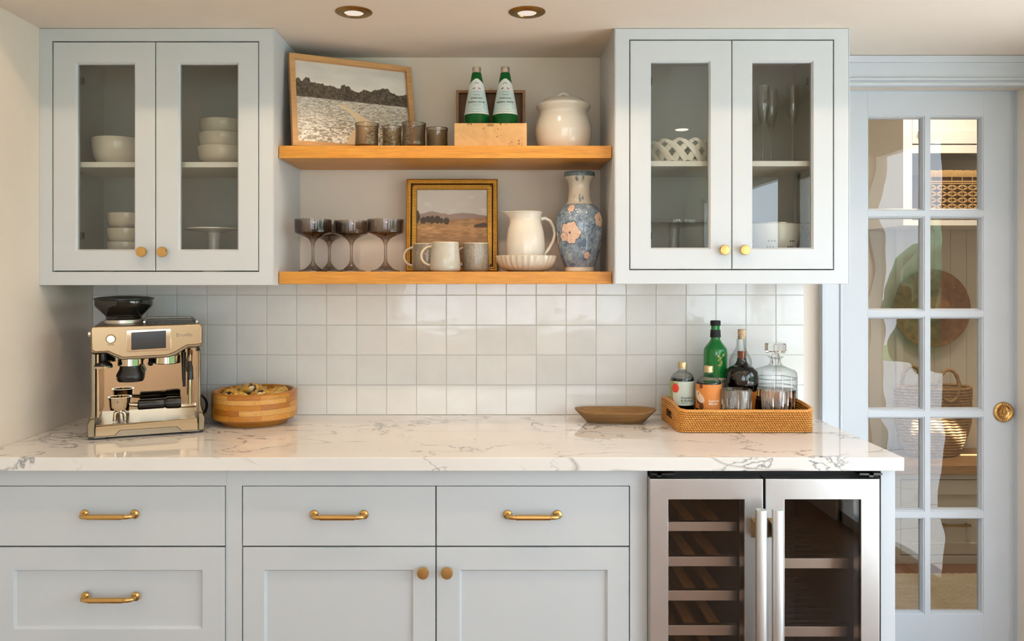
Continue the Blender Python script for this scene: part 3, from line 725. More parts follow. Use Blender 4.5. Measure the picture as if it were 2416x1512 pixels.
# dimpled smoke tumblers
def tumbler(cx, y, pxw, ptop, label, z0=None, seed=0):
    r = pxw/2/F*y; z0 = S1; h = Z(ptop, y-r*.9)-z0
    t_ = thing('tumbler', label, 'glass', (X(cx, y), y, z0), seed, 'dimpled smoke tumblers on the upper shelf')
    mb = MB(); rn = random.Random(seed); seg = 40
    prof = [(r*.86, 0), (r*.95, .004), (r*.96, h*.25), (r*.93, h*.5), (r*.95, h*.8), (r, h), (r-.0012, h), (r*.93, h*.8), (r*.91, h*.5), (r*.93, h*.25), (r*.9, .009), (0, .008)]
    v = []; n = len(prof)
    for i in range(seg):
        a = 2*PI*i/seg
        for k, (pr_, pz_) in enumerate(prof):
            d_ = 1+(.022*math.sin(3*a+seed+pz_*40)+.014*math.sin(5*a+seed*2))*(1 if 0 < k < n-1 else 0); v.append((pr_*d_*math.cos(a), pr_*d_*math.sin(a), pz_))
    f = [(i*n+k, ((i+1) % seg)*n+k, ((i+1) % seg)*n+k+1, i*n+k+1) for i in range(seg) for k in range(n-1)]
    mb.add(v, f); mb.lathe([(0, 0), (r*.86, 0)], seg)
    obj('body', mb, 'smoketext', t_, smooth=60)
    pts = [(r*math.cos(a)*(1+.022*math.sin(3*a+seed+h*40)), r*math.sin(a)*(1+.022*math.sin(3*a+seed+h*40)), h) for a in [2*PI*i/40 for i in range(40)]]
    obj('rim', MB().tube(pts, .0011, 6, closed=True), 'smoke', t_, smooth=60)
tumbler(865.5, 2.51, 57, 288, 'smoke glass tumbler in front of the path in the photo', seed=1)
tumbler(925, 2.565, 48, 296, 'smoke glass tumbler set back between two taller ones', seed=2)
tumbler(976, 2.52, 57, 287, 'smoke glass tumbler at the corner of the framed photo', seed=4)
tumbler(1031, 2.62, 52, 299, 'pale smoke glass tumbler nearest the burl wood box', seed=6)

# burl box with upright lid
def burl():
    t = NT('burl_veneer'); v = t.coords(); b = t.ramp(t.noise(v, 14, 4, .6, 1.5), [(.3, lin('c99a5c')), (.7, lin('dfb97f'))])
    vo = t.n('ShaderNodeTexVoronoi'); vo.inputs['Scale'].default_value = 105; t.l(v, vo.inputs['Vector'])
    gate = t.ramp(t.noise(v, 16, 2), [(.54, (0,0,0)), (.60, (1,1,1))])
    sp_ = t.ramp(vo.outputs['Distance'], [(.22, (1,1,1)), (.36, (0,0,0))])
    return t.pr(t.mix(t.mix(1, sp_, gate, 'MULTIPLY'), b, lin('6e4018')), .3)
M['burl'] = burl(); M['boxin'] = wood('dark_box_wood', '674426', '7d5330', 'z', .6); M['lidrim'] = wood('lid_rim_wood', '8a6038', '9f744a', 'x', .5)
yb = 2.52; bxm = thing('wooden_box', 'burl wood presentation box with its lid standing open', 'box', (X(1157.5, yb), yb, S1))
hw = (X(1243, yb)-X(1072, yb))/2; bh = Z(290.5, yb)-S1; bd = .125
b = MB(); tkn = .007
b.box(-hw, hw, 0, tkn, 0, bh); b.box(-hw, hw, bd-tkn, bd, 0, bh); b.box(-hw, -hw+tkn, tkn, bd-tkn, 0, bh); b.box(hw-tkn, hw, tkn, bd-tkn, 0, bh); b.box(-hw+tkn, hw-tkn, tkn, bd-tkn, 0, .005)
obj('body', b, 'burl', bxm, bevel=.0008)
yl = yb+bd; lh = Z(213, yl)-S1-bh
ld = obj('lid', MB().framed(-hw, hw, bh+.001, bh+lh, -hw+.0095, hw-.0095, bh+.0095, bh+lh-.0095, bd-.004, .028, .0005, .022, True), 'lidrim', bxm)
obj('lid_lining', MB().box(-hw+.0095, hw-.0095, bd+.016, bd+.0175, bh+.0095, bh+lh-.0095), 'boxin', ld)
cl = MB().box(-.0085, .0085, -.002, 0, bh-.009, bh-.002); cl.lathe([(0, .003), (.0032, .0025), (.0036, 0)], 12, c=(0, 0, 0))
cl = MB(); cl.prism([(-.0095, bh-.0095), (.0095, bh-.0095), (.0095, bh-.0025), (-.0095, bh-.0025)], -.0018, 0)
k1 = obj('clasp', cl, 'antbrass', bxm, bevel=.0008)
obj('hook', MB().prism([(-.016, bh+lh), (-.009, bh+lh), (0, bh+lh+.0055), (.009, bh+lh), (.016, bh+lh)], bd-.003, bd+.001), 'antbrass', ld)

# green water bottles with paper labels
M['capsilver'] = plain('silver_screw_cap', 'cfc6bb', .35, 1, .05, 60)
t = NT('green_bottle_glass'); M['green'] = t.pr(lin('0c6e2c'), .05, 0, None, Transmission_Weight=.55, IOR=1.3, Emission_Strength=0)
M['greend'] = plain('deep_green_bottle_glass', '0c4a26', .05, var=.15)
M['ink'] = plain('dark_ink', '23302f', .7); M['inkg'] = plain('grey_ink', '7f8a88', .7); M['gold'] = plain('gold_print', 'd9c27a', .35, .6)
M['labelp'] = attr_mat('printed_paper_label', .55)
WP = [(.036, 0), (.041, .004), (.0415, .095), (.0405, .108), (.034, .150), (.0235, .205), (.0160, .244), (.0125, .2535)]
def wlabel(mb_r, z0, z1, a0, a1, f, name, parent, nx=60, nz=60, top=None, eps=.0004):
    me = grid_mesh(name, 1, 1, nx, nz)
    co = np.array([v.co for v in me.vertices]); uu, vv = co[:, 0].copy(), co[:, 2].copy()
    painted(me, lambda c: f(uu, vv))
    for v, u_, v_ in zip(me.vertices, uu, vv):
        tz_ = z1 if top is None else z0+(z1-z0)*top(u_)
        z = z0+(tz_-z0)*v_; r = mb_r(z)+eps; a = a0+(a1-a0)*u_
        v.co = (r*math.cos(a), r*math.sin(a), z)
    me.shade_smooth(); return obj(name, me, 'labelp', parent)
def water(cx, y, label):
    z0 = S1+.006; ph = Z(159, y)-z0; k = ph/.2665
    W_ = thing('water_bottle', label, 'bottle', (X(cx, y), y, z0), 0, 'green sparkling water bottles'); prof = [(r, z*k) for r, z in WP]
    rf = lambda z: interp(prof, z)
    lo = [q for q in prof if q[1] <= .108*k]
    mb = MB().lathe([(0, 0)]+prof+[(.0118, .258*k), (0, .258*k)], 48)
    obj('body', mb, 'green', W_, smooth=50)
    obj('cap', MB().lathe([(.0128, .2475*k), (.0152, .2475*k), (.0152, .250*k), (.0142, .2515*k), (.0146, .2635*k), (.013, .2665*k), (0, .2665*k)], 36), 'capsilver', W_, smooth=35)
    fa = -PI/2+math.atan2(X(cx, y), y)*-1
    sp_ = 1.45
    def top(u): q = abs(u-.5)*2; return 1-.17*max(0, q-.10)**1.15/(.9)
    def paint(u, v):
        c = np.tile(sr('c9dcd8'), (len(u), 1)); c = lerp(c, sr('e9ebe8')+0*c, sm(.60, .78, v)); c[v < .07] = sr('e3e7e4'); c[(v > .055) & (v < .065)] = sr('8aa09c')
        tp = np.array([top(q) for q in u]); 
        ed = (np.abs(u-.5) > .47); c[ed] = sr('dfe6e3')
        rd = (np.abs(u-.62) < .055) & (np.abs(v-.735) < .018); c[rd] = sr('c83a44'); gn = (np.abs(u-.385) < .05) & (np.abs(v-.73) < .016); c[gn] = sr('4d5a4b')
        mt = np.abs(v-.86-np.maximum(0, .03-np.abs(u-.5)*.45)-(vnoise(u*40, u*0, 2)-.5)*.012) < .010; c[mt & (np.abs(u-.5) < .10)] = sr('3c4142')
        ring = np.abs(np.hypot((u-.79)*1.25, v-.23)-.075) < .010; c[ring] = sr('9fb8bb')
        return c
    z0l, z1l = .1105*k, .226*k
    wlabel(rf, z0l, z1l, fa-sp_, fa+sp_, paint, 'paper_label', W_, 110, 90, top)
    H = z1l-z0l
    for s_, size, fz, mat_, b_ in (('TRADER JOE\'S', .0042, .605, 'inkg', 0), ('ITALIAN', .0056, .515, 'ink', 0), ('SPARKLING', .0078, .415, 'ink', .00012), ('MINERAL WATER', .0078, .305, 'ink', .00012), ('NATURAL WATER', .0035, .25, 'inkg', 0), ('ADDED CO2', .0033, .20, 'inkg', 0), ('25.3 FL OZ (750 mL)', .0037, .11, 'inkg', 0), ('PRODUCT OF ITALY', .0034, .02, 'inkg', 0)):
        wrap_text('lettering', s_, size, rf, z0l+H*fz, fa, mat_, W_, b_, eps=.0009)
water(1124.5, 2.585, 'green sparkling water bottle with pale label, first of two in the box')
water(1192, 2.585, 'green sparkling water bottle with pale label, nearest the white crock')

# lidded crock
y = 2.60; z0 = S1; k = y/F
cr = thing('lidded_crock', 'round white ceramic crock with flared rim and lid', 'pot', (X(1329, y), y, z0))
def zz(p): return Z(p, 2.525)-z0
def zt2(p): return Z(p, 2.60)-z0
P_ = smoothprof([(50*k, .0), (56*k, .004), (63*k, zz(330)), (66.5*k, zz(305)), (66*k, zz(292)), (61*k, zz(272)), (56*k, zz(258)), (59*k, zz(250)), (63.5*k, zz(243))], 5)
obj('body', MB().lathe([(0, 0)]+P_+[(64*k, zz(238)), (62*k, zz(236)), (54*k, zz(239)), (50*k, zz(250)), (55*k, zz(280)), (50*k, .012), (0, .01)], 56), 'ceramic', cr, smooth=50)
ld = obj('lid', MB().lathe([(57*k, zz(240)), (58*k, zz(236)), (45*k, zt2(236)), (20*k, zt2(231)), (0, zt2(230))], 48), 'ceramic', cr, smooth=50)
hd = [(-14*k, 0, zt2(233)), (-11*k, 0, zt2(227)), (-6*k, 0, zt2(223)), (0, 0, zt2(221)), (6*k, 0, zt2(223)), (11*k, 0, zt2(227)), (14*k, 0, zt2(233))]
obj('knob', MB().tube(hd, [.009, .007, .006, .006, .006, .007, .009], 12), 'ceramic', ld, smooth=50)

# ------------------------------------------------------------------ lower shelf
def coupe(cx, y, top, label, pw=86, base=68):
    z0 = S2; k = y/F; h = Z(top, y)-z0; r = pw/2*k; b = base/2*k
    c = thing('coupe_glass', label, 'glass', (X(cx, y), y, z0), 0, 'smoke grey coupe glasses')
    hb = h*.715
    foot = [(0, .0012), (b, .0012), (b, .003), (b*.6, .008), (b*.32, .018), (.0062, .030), (.0045, .040), (.0042, hb*.60), (.0050, hb*.72)]
    bowlo = smoothprof([(.0050, hb*.72), (.008, hb*.80), (.016, hb*.89), (r*.62, hb*.97), (r*.93, hb*1.03), (r*.985, hb*1.075), (r, h*.85), (r, h)], 5)
    bowli = [(r-.0011, h), (r-.0011, h*.85), (r*.965, hb*1.085), (r*.9, hb*1.045), (r*.5, hb*1.0), (.008, hb*.955), (0, hb*.945)]
    obj('bowl', MB().lathe(bowlo+bowli, 48), 'smoke', c, smooth=50)
    obj('stem', MB().lathe(foot[4:], 24), 'smoke', c, smooth=50)
    obj('foot', MB().lathe(foot[:5], 40).lathe([(0, 0), (b, 0), (b, .0012)], 40), 'smoke', c, smooth=40)
coupe(738.5, 2.52, 518, 'smoke grey coupe glass nearest the cabinet side')
coupe(777, 2.68, 527, 'smoke grey coupe glass half hidden behind the first two', 80, 64)
coupe(829, 2.585, 521, 'smoke grey coupe glass third along, overlapping its neighbour', 82, 66)
coupe(909.5, 2.50, 518, 'darkest smoke grey coupe glass, beside the gilt picture frame')

# gilt frame with hill landscape
M['gilt'] = plain('gilt_wood', 'd6a044', .36, .7, .10, 60); M['giltd'] = plain('dark_gilt_recess', '744a1a', .5, .3, .2, 40)  # recess and backing in a darker brown gilt
y = 2.665; x0, x1 = X(957, y), X(1174.5, y); W_ = x1-x0; z0 = S2+.0005; Hh = Z(422, y+.03)-z0
gl_ = math.radians(5.5)
gf = thing('gilt_picture', 'ornate gold frame holding a brown hill landscape painting', 'picture', (x0, y, z0), 0)
rt = (-gl_, 0, 0); k = y/F
fm = MB()
def ring(a, b, ya, yb): fm.rings([[(a, ya, a), (W_-a, ya, a), (W_-a, ya, Hh-a), (a, ya, Hh-a)], [(b, yb, b), (W_-b, yb, b), (W_-b, yb, Hh-b), (b, yb, Hh-b)]])
w0, w1, w2, w3, w4 = 0, .0045, .0145, .0150, .036
ring(0, 0, .012, -.006); ring(0, .003, -.006, -.010); ring(.003, w1, -.010, -.006); ring(w1, w2, -.006, -.006); ring(w4-.0015, w4, -.004, .004)
obj('frame_moulding', fm, 'gilt', gf, rot=rt)
fm = MB(); ring(w2, w3+.0035, -.006, .003); ring(w3+.0035, w4, .003, .002)
obj('recess', fm, 'giltd', gf, rot=rt)
rp_ = MB()
def along(n_, off, fn):
    for side in range(4):
        L_ = (W_ if side % 2 == 0 else Hh)-2*off; n = int(L_/n_)
        for i in range(n+1):
            s_ = off+L_*i/n
            p = ((s_, off), (W_-off, s_), (s_, Hh-off), (off, s_))[side]; fn(p, side)
along(.0062, (w1+w2)/2, lambda p, sd: rp_.ell((p[0], -.0075, p[1]), .0042, .0026, .0024, Matrix.Rotation((-.7 if sd % 2 == 0 else -.9+PI/2), 3, 'Y'), 6, 4))
rp = obj('rope_moulding', rp_, 'gilt', gf, rot=rt, smooth=60); rp['kind'] = 'stuff'
rb = MB(); off = (w3+.0055+w4-.002)/2; hl = (w4-.002-w3-.0055)/2
def rib(p, sd):
    e = .0012
    if sd % 2 == 0: rb.box(p[0]-e, p[0]+e, -.0045, .004, p[1]-hl, p[1]+hl)
    else: rb.box(p[0]-hl, p[0]+hl, -.0045, .004, p[1]-e, p[1]+e)
along(.0036, off, rib)
rb = obj('ribbed_moulding', rb, 'gilt', gf, rot=rt); rb['kind'] = 'stuff'
def hills(w_, h_):
    def f(co):
        u = co[:, 0]/w_; v = co[:, 2]/h_
        n = fbm(u*6, v*10, 4, 21); c = lerp(sr('ddd3c8'), sr('eae2d8'), sm(.5, .8, n))
        r1 = .655+np.interp(u, [0, .08, .22, .32, .45, .62, .72, .85, 1], [0, .012, .045, .02, .0, .02, .022, .0, -.02])+(fbm(u*20, u*0, 3, 5)-.5)*.012
        hcol = lerp(sr('9c8780'), sr('ad8f7c'), fbm(u*8, v*25, 3, 2)); m_ = sm(r1+.004, r1-.004, v); c = c*(1-m_[:, None])+hcol*m_[:, None]
        r2 = .60-.02*u+np.interp(u, [0, .4, .7, 1], [-.06, -.02, 0, .03])+(fbm(u*14, v*6, 3, 7)-.5)*.02
        fc = lerp(sr('85603a'), sr('c09467'), np.clip(fbm(u*10, v*40, 5, 31)*1.5-.3, 0, 1)); fc = fc*(.78+.35*sm(0, .5, v))[:, None]
        m_ = sm(r2+.02, r2-.02, v); c = c*(1-m_[:, None])+fc*m_[:, None]
        tr = np.zeros(len(u))
        for (a, b, ra, rb_) in ((.0, .62, .045, .09), (.09, .57, .045, .05), (.16, .585, .04, .05), (.22, .58, .05, .055), (.29, .58, .05, .06), (.35, .565, .03, .04), (.42, .56, .045, .05), (.86, .49, .05, .025), (.95, .50, .07, .04)):
            d_ = np.hypot((u-a)/ra, (v-b)/rb_)+(fbm(u*50, v*50, 3, 3)-.5)*.5; tr = np.maximum(tr, sm(1.05, .9, d_)*np.where(v > .47, 1, 0))
        c = c*(1-tr[:, None]*.85)+sr('3b2e22')*tr[:, None]*.85
        return c
    return f
me = grid_mesh('painting', W_-2*w4, Hh-2*w4, 150, 150); painted(me, hills(W_-2*w4, Hh-2*w4)); M['canvas'] = attr_mat('oil_on_canvas', .5)
obj('painting', me, 'canvas', gf, rot=rt, loc=Matrix.Rotation(-gl_, 3, 'X') @ Vector((w4, .003, w4)))
obj('backing_board', MB().box(.004, W_-.004, .005, .010, .004, Hh-.004), 'giltd', gf, rot=rt)

# mugs
def speck(name, c1, c2, c3):
    t = NT(name); v = t.coords(); b = t.ramp(t.noise(v, 60, 4, .7), [(.35, lin(c1)), (.65, lin(c2))])
    vo = t.noise(v, 420, 2, .8); f = t.ramp(vo, [(.50, (0,0,0)), (.60, (1,1,1))]); return t.pr(t.mix(f, b, lin(c3)), .15)
M['speck'] = speck('speckled_grey_glaze', '7c7364', '8f8779', 'b9b1a2'); M['mugw'] = speck('pale_grey_glaze', 'b4ae9f', 'c0baac', 'b8b2a4')
M['rimw'] = plain('cream_glaze_rim', 'd9cbb3', .2)
def mug(cx, y, top, w1_, w0_, mat_, label, hang):
    z0 = S2; k = y/F; h = Z(top, y)-z0; r1, r0 = w1_/2*k, w0_/2*k
    m = thing('mug', label, 'mug', (X(cx, y), y, z0))
    pr_ = [(0, 0), (r0*.82, 0), (r0*.95, .004), (r0, .012), (r0+(r1-r0)*.5, h*.5), (r1, h-.004), (r1, h-.001)]
    obj('body', MB().lathe(pr_, 48), mat_, m, smooth=50)
    obj('rim', MB().lathe([(r1, h-.0035), (r1+.0004, h-.001), (r1-.001, h), (r1-.003, h-.001), (r1-.004, h*.5), (r0-.006, .008), (0, .007)], 48), 'rimw', m, smooth=50)
    rm = (r0+r1)/2; pts = []
    for i in range(15):
        a = PI*.5+PI*i/14; pts.append((-rm+.003+.034*math.cos(a)*.95, 0, h*.53+.0295*math.sin(a)))
    obj('handle', MB().tube(pts, [.0052]+[.0042]*13+[.0052], 12), 'rimw', m, smooth=60, rot=(0, 0, hang))
mug(1008, 2.602, 574, 66, 70, 'speck', 'speckled grey mug behind the pale mug, its handle over the gilt frame', 0)
mug(1050.5, 2.508, 571, 64, 74, 'mugw', 'plain pale grey mug in front, tapering to its rim', .0)
mug(1122.5, 2.58, 573, 60, 64, 'speck', 'speckled grey mug standing alone in front of the frame corner', -.5)

# fluted dish and pitcher
y = 2.56; z0 = S2; k = y/F
fd = MB(); seg = 120; prof = [(0, 0), (40*k, 0), (52*k, .006), (62*k, .018), (68*k, .032), (70*k, Z(604, y)-z0), (68.5*k, Z(603, y)-z0), (65*k, .030), (55*k, .015), (38*k, .007), (0, .006)]
v = []; n = len(prof)
for i in range(seg):
    a = 2*PI*i/seg; fl_ = 1+.022*math.cos(a*30)
    for q, (r, z) in enumerate(prof):
        m_ = fl_ if 2 <= q <= 5 else (1+(fl_-1)*.6 if 6 <= q <= 7 else 1); v.append((r*m_*math.cos(a), r*m_*math.sin(a), z))
fd.add(v, [(i*n+q, ((i+1) % seg)*n+q, ((i+1) % seg)*n+q+1, i*n+q+1) for i in range(seg) for q in range(n-1)])
o = obj('fluted_dish', fd, 'cream', smooth=45, loc=(X(1241, y), y, z0)); tag(o, 'shallow cream fluted pie dish under the pitcher', 'dish')
pz0 = z0+.0065; y = 2.56; pt = thing('pitcher', 'cream ceramic pitcher standing in the fluted dish', 'jug', (X(1240, y), y, pz0))
def zz(p): return Z(p, y)-pz0
out = smoothprof([(38*k, 0), (42*k, .004), (44.5*k, zz(600)), (45.5*k, zz(575)), (43*k, zz(548)), (38*k, zz(528)), (36.5*k, zz(518)), (38.5*k, zz(507)), (41*k, zz(501))], 5)
inn = [(40*k, zz(500)), (37*k, zz(506)), (34.5*k, zz(520)), (40*k, zz(560)), (38*k, .01), (0, .008)]
pr_ = [(0, 0)]+out+inn; v = []; n = len(pr_); seg = 56
for i in range(seg):
    a = 2*PI*i/seg; dl_ = math.atan2(math.sin(a-PI), math.cos(a-PI)); sp_ = math.exp(-(dl_/.33)**2)
    for q, (r, z) in enumerate(pr_):
        t_ = max(0, (z-zz(528))/(zz(500)-zz(528))); e = sp_*t_*t_*.026 if q > 2 else 0
        v.append(((r+e)*math.cos(a), (r+e)*math.sin(a)*(1-.0*t_), z+(sp_*t_*.002)))
pm = MB().add(v, [(i*n+q, ((i+1) % seg)*n+q, ((i+1) % seg)*n+q+1, i*n+q+1) for i in range(seg) for q in range(n-1)])
obj('body', pm, 'ceramic', pt, smooth=60)
hp_ = [(37*k, 0, zz(516)), (48*k, 0, zz(514)), (60*k, 0, zz(520)), (69*k, 0, zz(535)), (72*k, 0, zz(552)), (68*k, 0, zz(568)), (58*k, 0, zz(585)), (48*k, 0, zz(598)), (44*k, 0, zz(602))]
obj('handle', MB().tube(hp_, [.007, .0058, .0052, .005, .005, .005, .005, .0052, .005], 12), 'ceramic', pt, smooth=60, rot=(0, 0, .22))

# floral vase
def resamp(pts, n):
    p = np.array(smoothprof(pts, 12)); d = np.concatenate([[0], np.cumsum(np.hypot(*np.diff(p, axis=0).T))]); s_ = np.linspace(0, d[-1], n)
    return list(zip(np.interp(s_, d, p[:, 0]).tolist(), np.interp(s_, d, p[:, 1]).tolist()))
y = 2.575; k = y/F; z0 = S2
def zz(p): return Z(p, y)-z0
vs = thing('floral_vase', 'tall blue-grey porcelain vase painted with pink flowers', 'vase', (X(1367, y), y, z0))
VP = resamp([(34*k, 0), (35*k, .003), (34*k, zz(632)), (35*k, zz(629)), (44*k, zz(605)), (51*k, zz(575)), (54.5*k, zz(540)), (54*k, zz(515)), (49*k, zz(498)), (40*k, zz(488)), (31*k, zz(481)), (27*k, zz(470)), (25.5*k, zz(455)), (25.5*k, zz(440)), (28*k, zz(428)), (34*k, zz(419)), (36*k, zz(417)), (36.2*k, zz(409)), (35*k, zz(407))], 230)
seg = 300; v = []; n = len(VP)
zs_ = []
arr = []
for i in range(seg):
    a = 2*PI*i/seg
    for r, z in VP: v.append((r*math.cos(a), r*math.sin(a), z))
vm = MB().add(v, [(i*n+q, ((i+1) % seg)*n+q, ((i+1) % seg)*n+q+1, i*n+q+1) for i in range(seg) for q in range(n-1)])
me = vm.mesh('body', 60)
va = math.atan2(-1, -X(1367, y)/y)
def vpaint(co):
    a = np.arctan2(co[:, 1], co[:, 0])-va; a = np.arctan2(np.sin(a), np.cos(a)); z = co[:, 2]; sx_ = a*54*k       # metres along the surface from the facing line
    n1 = fbm(sx_*90+50, z*90, 5, 41); n2 = fbm(sx_*48+9, z*48, 4, 43)
    c = lerp(sr('74859a'), sr('98a9b6'), np.clip(n1*1.6-.3, 0, 1)); ln = np.abs(n2-.5) < .012; c[ln] = sr('45566a'); dk_ = n2 > .66; c[dk_] = sr('5d7188')
    lf_ = n2 < .33; c[lf_] = sr('a7b4bd')
    neck = z > zz(484); c[neck] = (lerp(sr('cfc4b2'), sr('ddd3c2'), n1))[neck]
    for (ax, pz_, rx, rz_) in ((.004, 468, .009, .018), (.022, 470, .007, .014), (-.035, 470, .006, .014), (.02, 425, .008, .009), (-.015, 425, .01, .008)):
        d_ = np.hypot((sx_-ax)/rx, (z-zz(pz_))/rz_)+(n1-.5)*.8; m_ = neck & (d_ < 1) & (n1 > .45); c[m_] = sr('7b8688')
    ba = np.abs(z-zz(483)) < .0012; c[ba] = sr('9aa4a8'); c[z > zz(418)] = (lerp(sr('3d4f5a'), sr('7c8b8c'), np.clip(n1*2-.5, 0, 1)))[z > zz(418)]
    c[z < zz(630)] = sr('ddd3c2')
    for (px_, py_, rp, c1) in ((1345, 551, 24, 'd9a68c'), (1330, 560, 10, 'd9a68c'), (1310, 562, 18, 'cfa289'), (1413, 520, 17, 'd8ac90'), (1345, 494, 9, 'd69880'), (1388, 603, 8, 'd29a80'), (1478, 545, 20, 'd9a68c'), (1270, 530, 20, 'd9a68c')):
        ax = math.asin(max(-.98, min(.98, (px_-1367)/54)))*54*k if abs(px_-1367) < 54 else (px_-1367)*1.4*k
        dx_ = sx_-ax; dz_ = z-zz(py_); th = np.arctan2(dz_, dx_); d_ = np.hypot(dx_, dz_)/(rp*k)/(1+.09*np.cos(th*5+px_)+.05*np.cos(th*11))
        m_ = d_ < 1; pet = lerp(sr(c1)*.5+sr('dcbda4')*.5, sr('ead2bf'), np.clip(fbm(sx_*300, z*300, 3, 6)*1.4-.2, 0, 1)); c[m_] = pet[m_]
        c[m_ & (np.abs(np.sin(th*2.5+px_)) < .07) & (d_ > .3)] = sr('c9a084'); c[(d_ > 1) & (d_ < 1.08)] = sr('4b5866'); c[d_ < .12] = sr('545a70')
    return c
painted(me, vpaint); M['vase'] = attr_mat('painted_porcelain', .08)
obj('body', me, 'vase', vs)
obj('inside', MB().lathe([(35*k, zz(407)), (32*k, zz(409)), (24*k, zz(430)), (23*k, zz(470)), (0, zz(475))], 40), 'ceramic', vs, smooth=60)

# ------------------------------------------------------------------ crockery inside the glass cabinets
def bowl(cx, y, pxw, ptop, z0, label, mat_='ceramic', grp=None, foot=.72, ledge=None):
    k = y/F; r = pxw/2*k; h = (Z(ptop, y)-z0) if ledge is None else ledge
    o = obj('bowl', MB().lathe([(0, 0)]+smoothprof([(r*foot*.8, 0), (r*foot, .003), (r*.9, h*.30), (r*.985, h*.7), (r, h)], 5)+[(r-.002, h+.001), (r-.0045, h-.001), (r*.92, h*.6), (r*.8, h*.3), (r*.5, .010), (0, .008)], 44), mat_, smooth=50, loc=(X(cx, y), y, z0))
    return tag(o, label, 'bowl', grp)
bowl(280, 2.57, 117, 330, SHZ+.001, 'wide white serving bowl, lower of two nested on the cabinet shelf', grp='nested serving bowls')
bowl(280, 2.57, 116, 330, SHZ+.014, 'wide white serving bowl nested on top of its twin', grp='nested serving bowls', ledge=.068)
zq = SHZ+.001
for i, (h, tp, lb) in enumerate(((.052, 0, 'lowest white bowl of the stack on the cabinet shelf'), (.052, 0, 'middle white bowl of the stack on the cabinet shelf'), (.050, 0, 'topmost white bowl of the stack on the cabinet shelf'))):
    bowl((528, 529, 530)[i], 2.57, (118, 116, 112)[i], 0, zq, lb, 'cream', 'white bowls stacked on the shelf', .55 if i == 0 else .7, .060); zq += .0425
zq = botL+.001
for i, lb in enumerate(('small white bowl at the very bottom of the stack on the cabinet floor', 'second from bottom small white bowl on the cabinet floor', 'second from top small white bowl on the cabinet floor', 'topmost small white bowl on the cabinet floor')):
    bowl((300, 301, 302, 302)[i], 2.56, (88, 90, 91, 90)[i], 0, zq+(0, .042, .085, .134)[i], lb, 'cream', 'small white bowls on the cabinet floor', .62, .054)
def cakestand(cx, y, pxw, ptop, z0, mat_, label, stem, thick=.006, lip=0):
    k = y/F; r = pxw/2*k; h = Z(ptop, y)-z0
    c = thing('cake_stand', label, 'cake stand', (X(cx, y), y, z0))
    obj('plate', MB().lathe([(0, h-thick*2.2), (stem*k*1.1, h-thick*2.2), (r*.92, h-thick), (r, h-thick*.6), (r, h+lip), (r-.003, h+lip), (r-.006, h-thick*.2), (0, h-thick*.4)], 56), mat_, c, smooth=40)
    obj('stem', MB().lathe([(0, 0), (stem*2.0*k, 0), (stem*1.9*k, .004), (stem*1.25*k, .014), (stem*k, .035), (stem*.85*k, h*.7), (stem*k, h-thick*2.2)], 36), mat_, c, smooth=50)
cakestand(505, 2.56, 132, 539, botL+.001, 'ceramic', 'white ceramic cake stand on the cabinet floor', 14.5)
cakestand(1590, 2.57, 190, 528, botR+.001, 'clear', 'clear glass cake stand on the cabinet floor', 13, .006, .006)
# lattice basket of porcelain
y = 2.575; k = y/F; lb = thing('lattice_bowl', 'white porcelain lattice basket on the cabinet shelf', 'bowl', (X(1601, y), y, SHZ2+.001)); lr = .118; lh = Z(330, y-.1)-SHZ2
obj('base', MB().lathe([(0, 0), (lr*.94, 0), (lr*.97, .006), (lr*.9, .008), (0, .008)], 48), 'ceramic', lb, smooth=40)
for sg, off in ((1, 0), (-1, .003)):
    st_ = MB(); N = 16
    for j in range(N):
        a0_ = 2*PI*j/N; left, right = [], []; rr_ = []
        for i in range(9):
            t_ = i/8; a = a0_+sg*t_*.62; r = lr+off+(.004*t_); z = .003+lh*math.sin(t_*PI/2*.98)
            w_ = .105 if i < 8 else .09
            rr_.append([((r+dr)*math.cos(a+s_*w_), (r+dr)*math.sin(a+s_*w_), z-(.004*abs(s_))) for s_, dr in ((-1, -.001), (0, .0015), (1, -.001), (0, -.003))])
        st_.rings(rr_, True, True, True)
    o = obj('strap', st_, 'ceramic', lb, smooth=70); o['kind'] = 'stuff'
rim_pts = []
# flutes
def flute(cx, y, top, label):
    z0 = SHZ2+.001; k = y/F; h = Z(top, y)-z0
    c = thing('champagne_flute', label, 'glass', (X(cx, y), y, z0), 0, 'champagne flutes')
    r = .0225
    obj('bowl', MB().lathe(smoothprof([(.0035, h*.45), (.009, h*.50), (.0185, h*.66), (r, h*.82), (r*.9, h)], 5)+[(r*.86, h), (r*.94, h*.82), (.0165, h*.66), (.006, h*.52), (0, h*.51)], 32), 'fine', c, smooth=60)
    obj('stem', MB().lathe([(.006, .004), (.0035, .02), (.003, h*.3), (.0035, h*.45)], 16), 'fine', c, smooth=60)
    obj('foot', MB().lathe([(0, 0), (.030, 0), (.030, .0012), (.006, .004)], 32), 'fine', c, smooth=40)
flute(1800, 2.52, 203, 'clear champagne flute nearest the cabinet door knob')
flute(1819, 2.60, 212, 'clear champagne flute behind the first one')
flute(1870, 2.54, 203, 'clear champagne flute standing apart by the cabinet side')
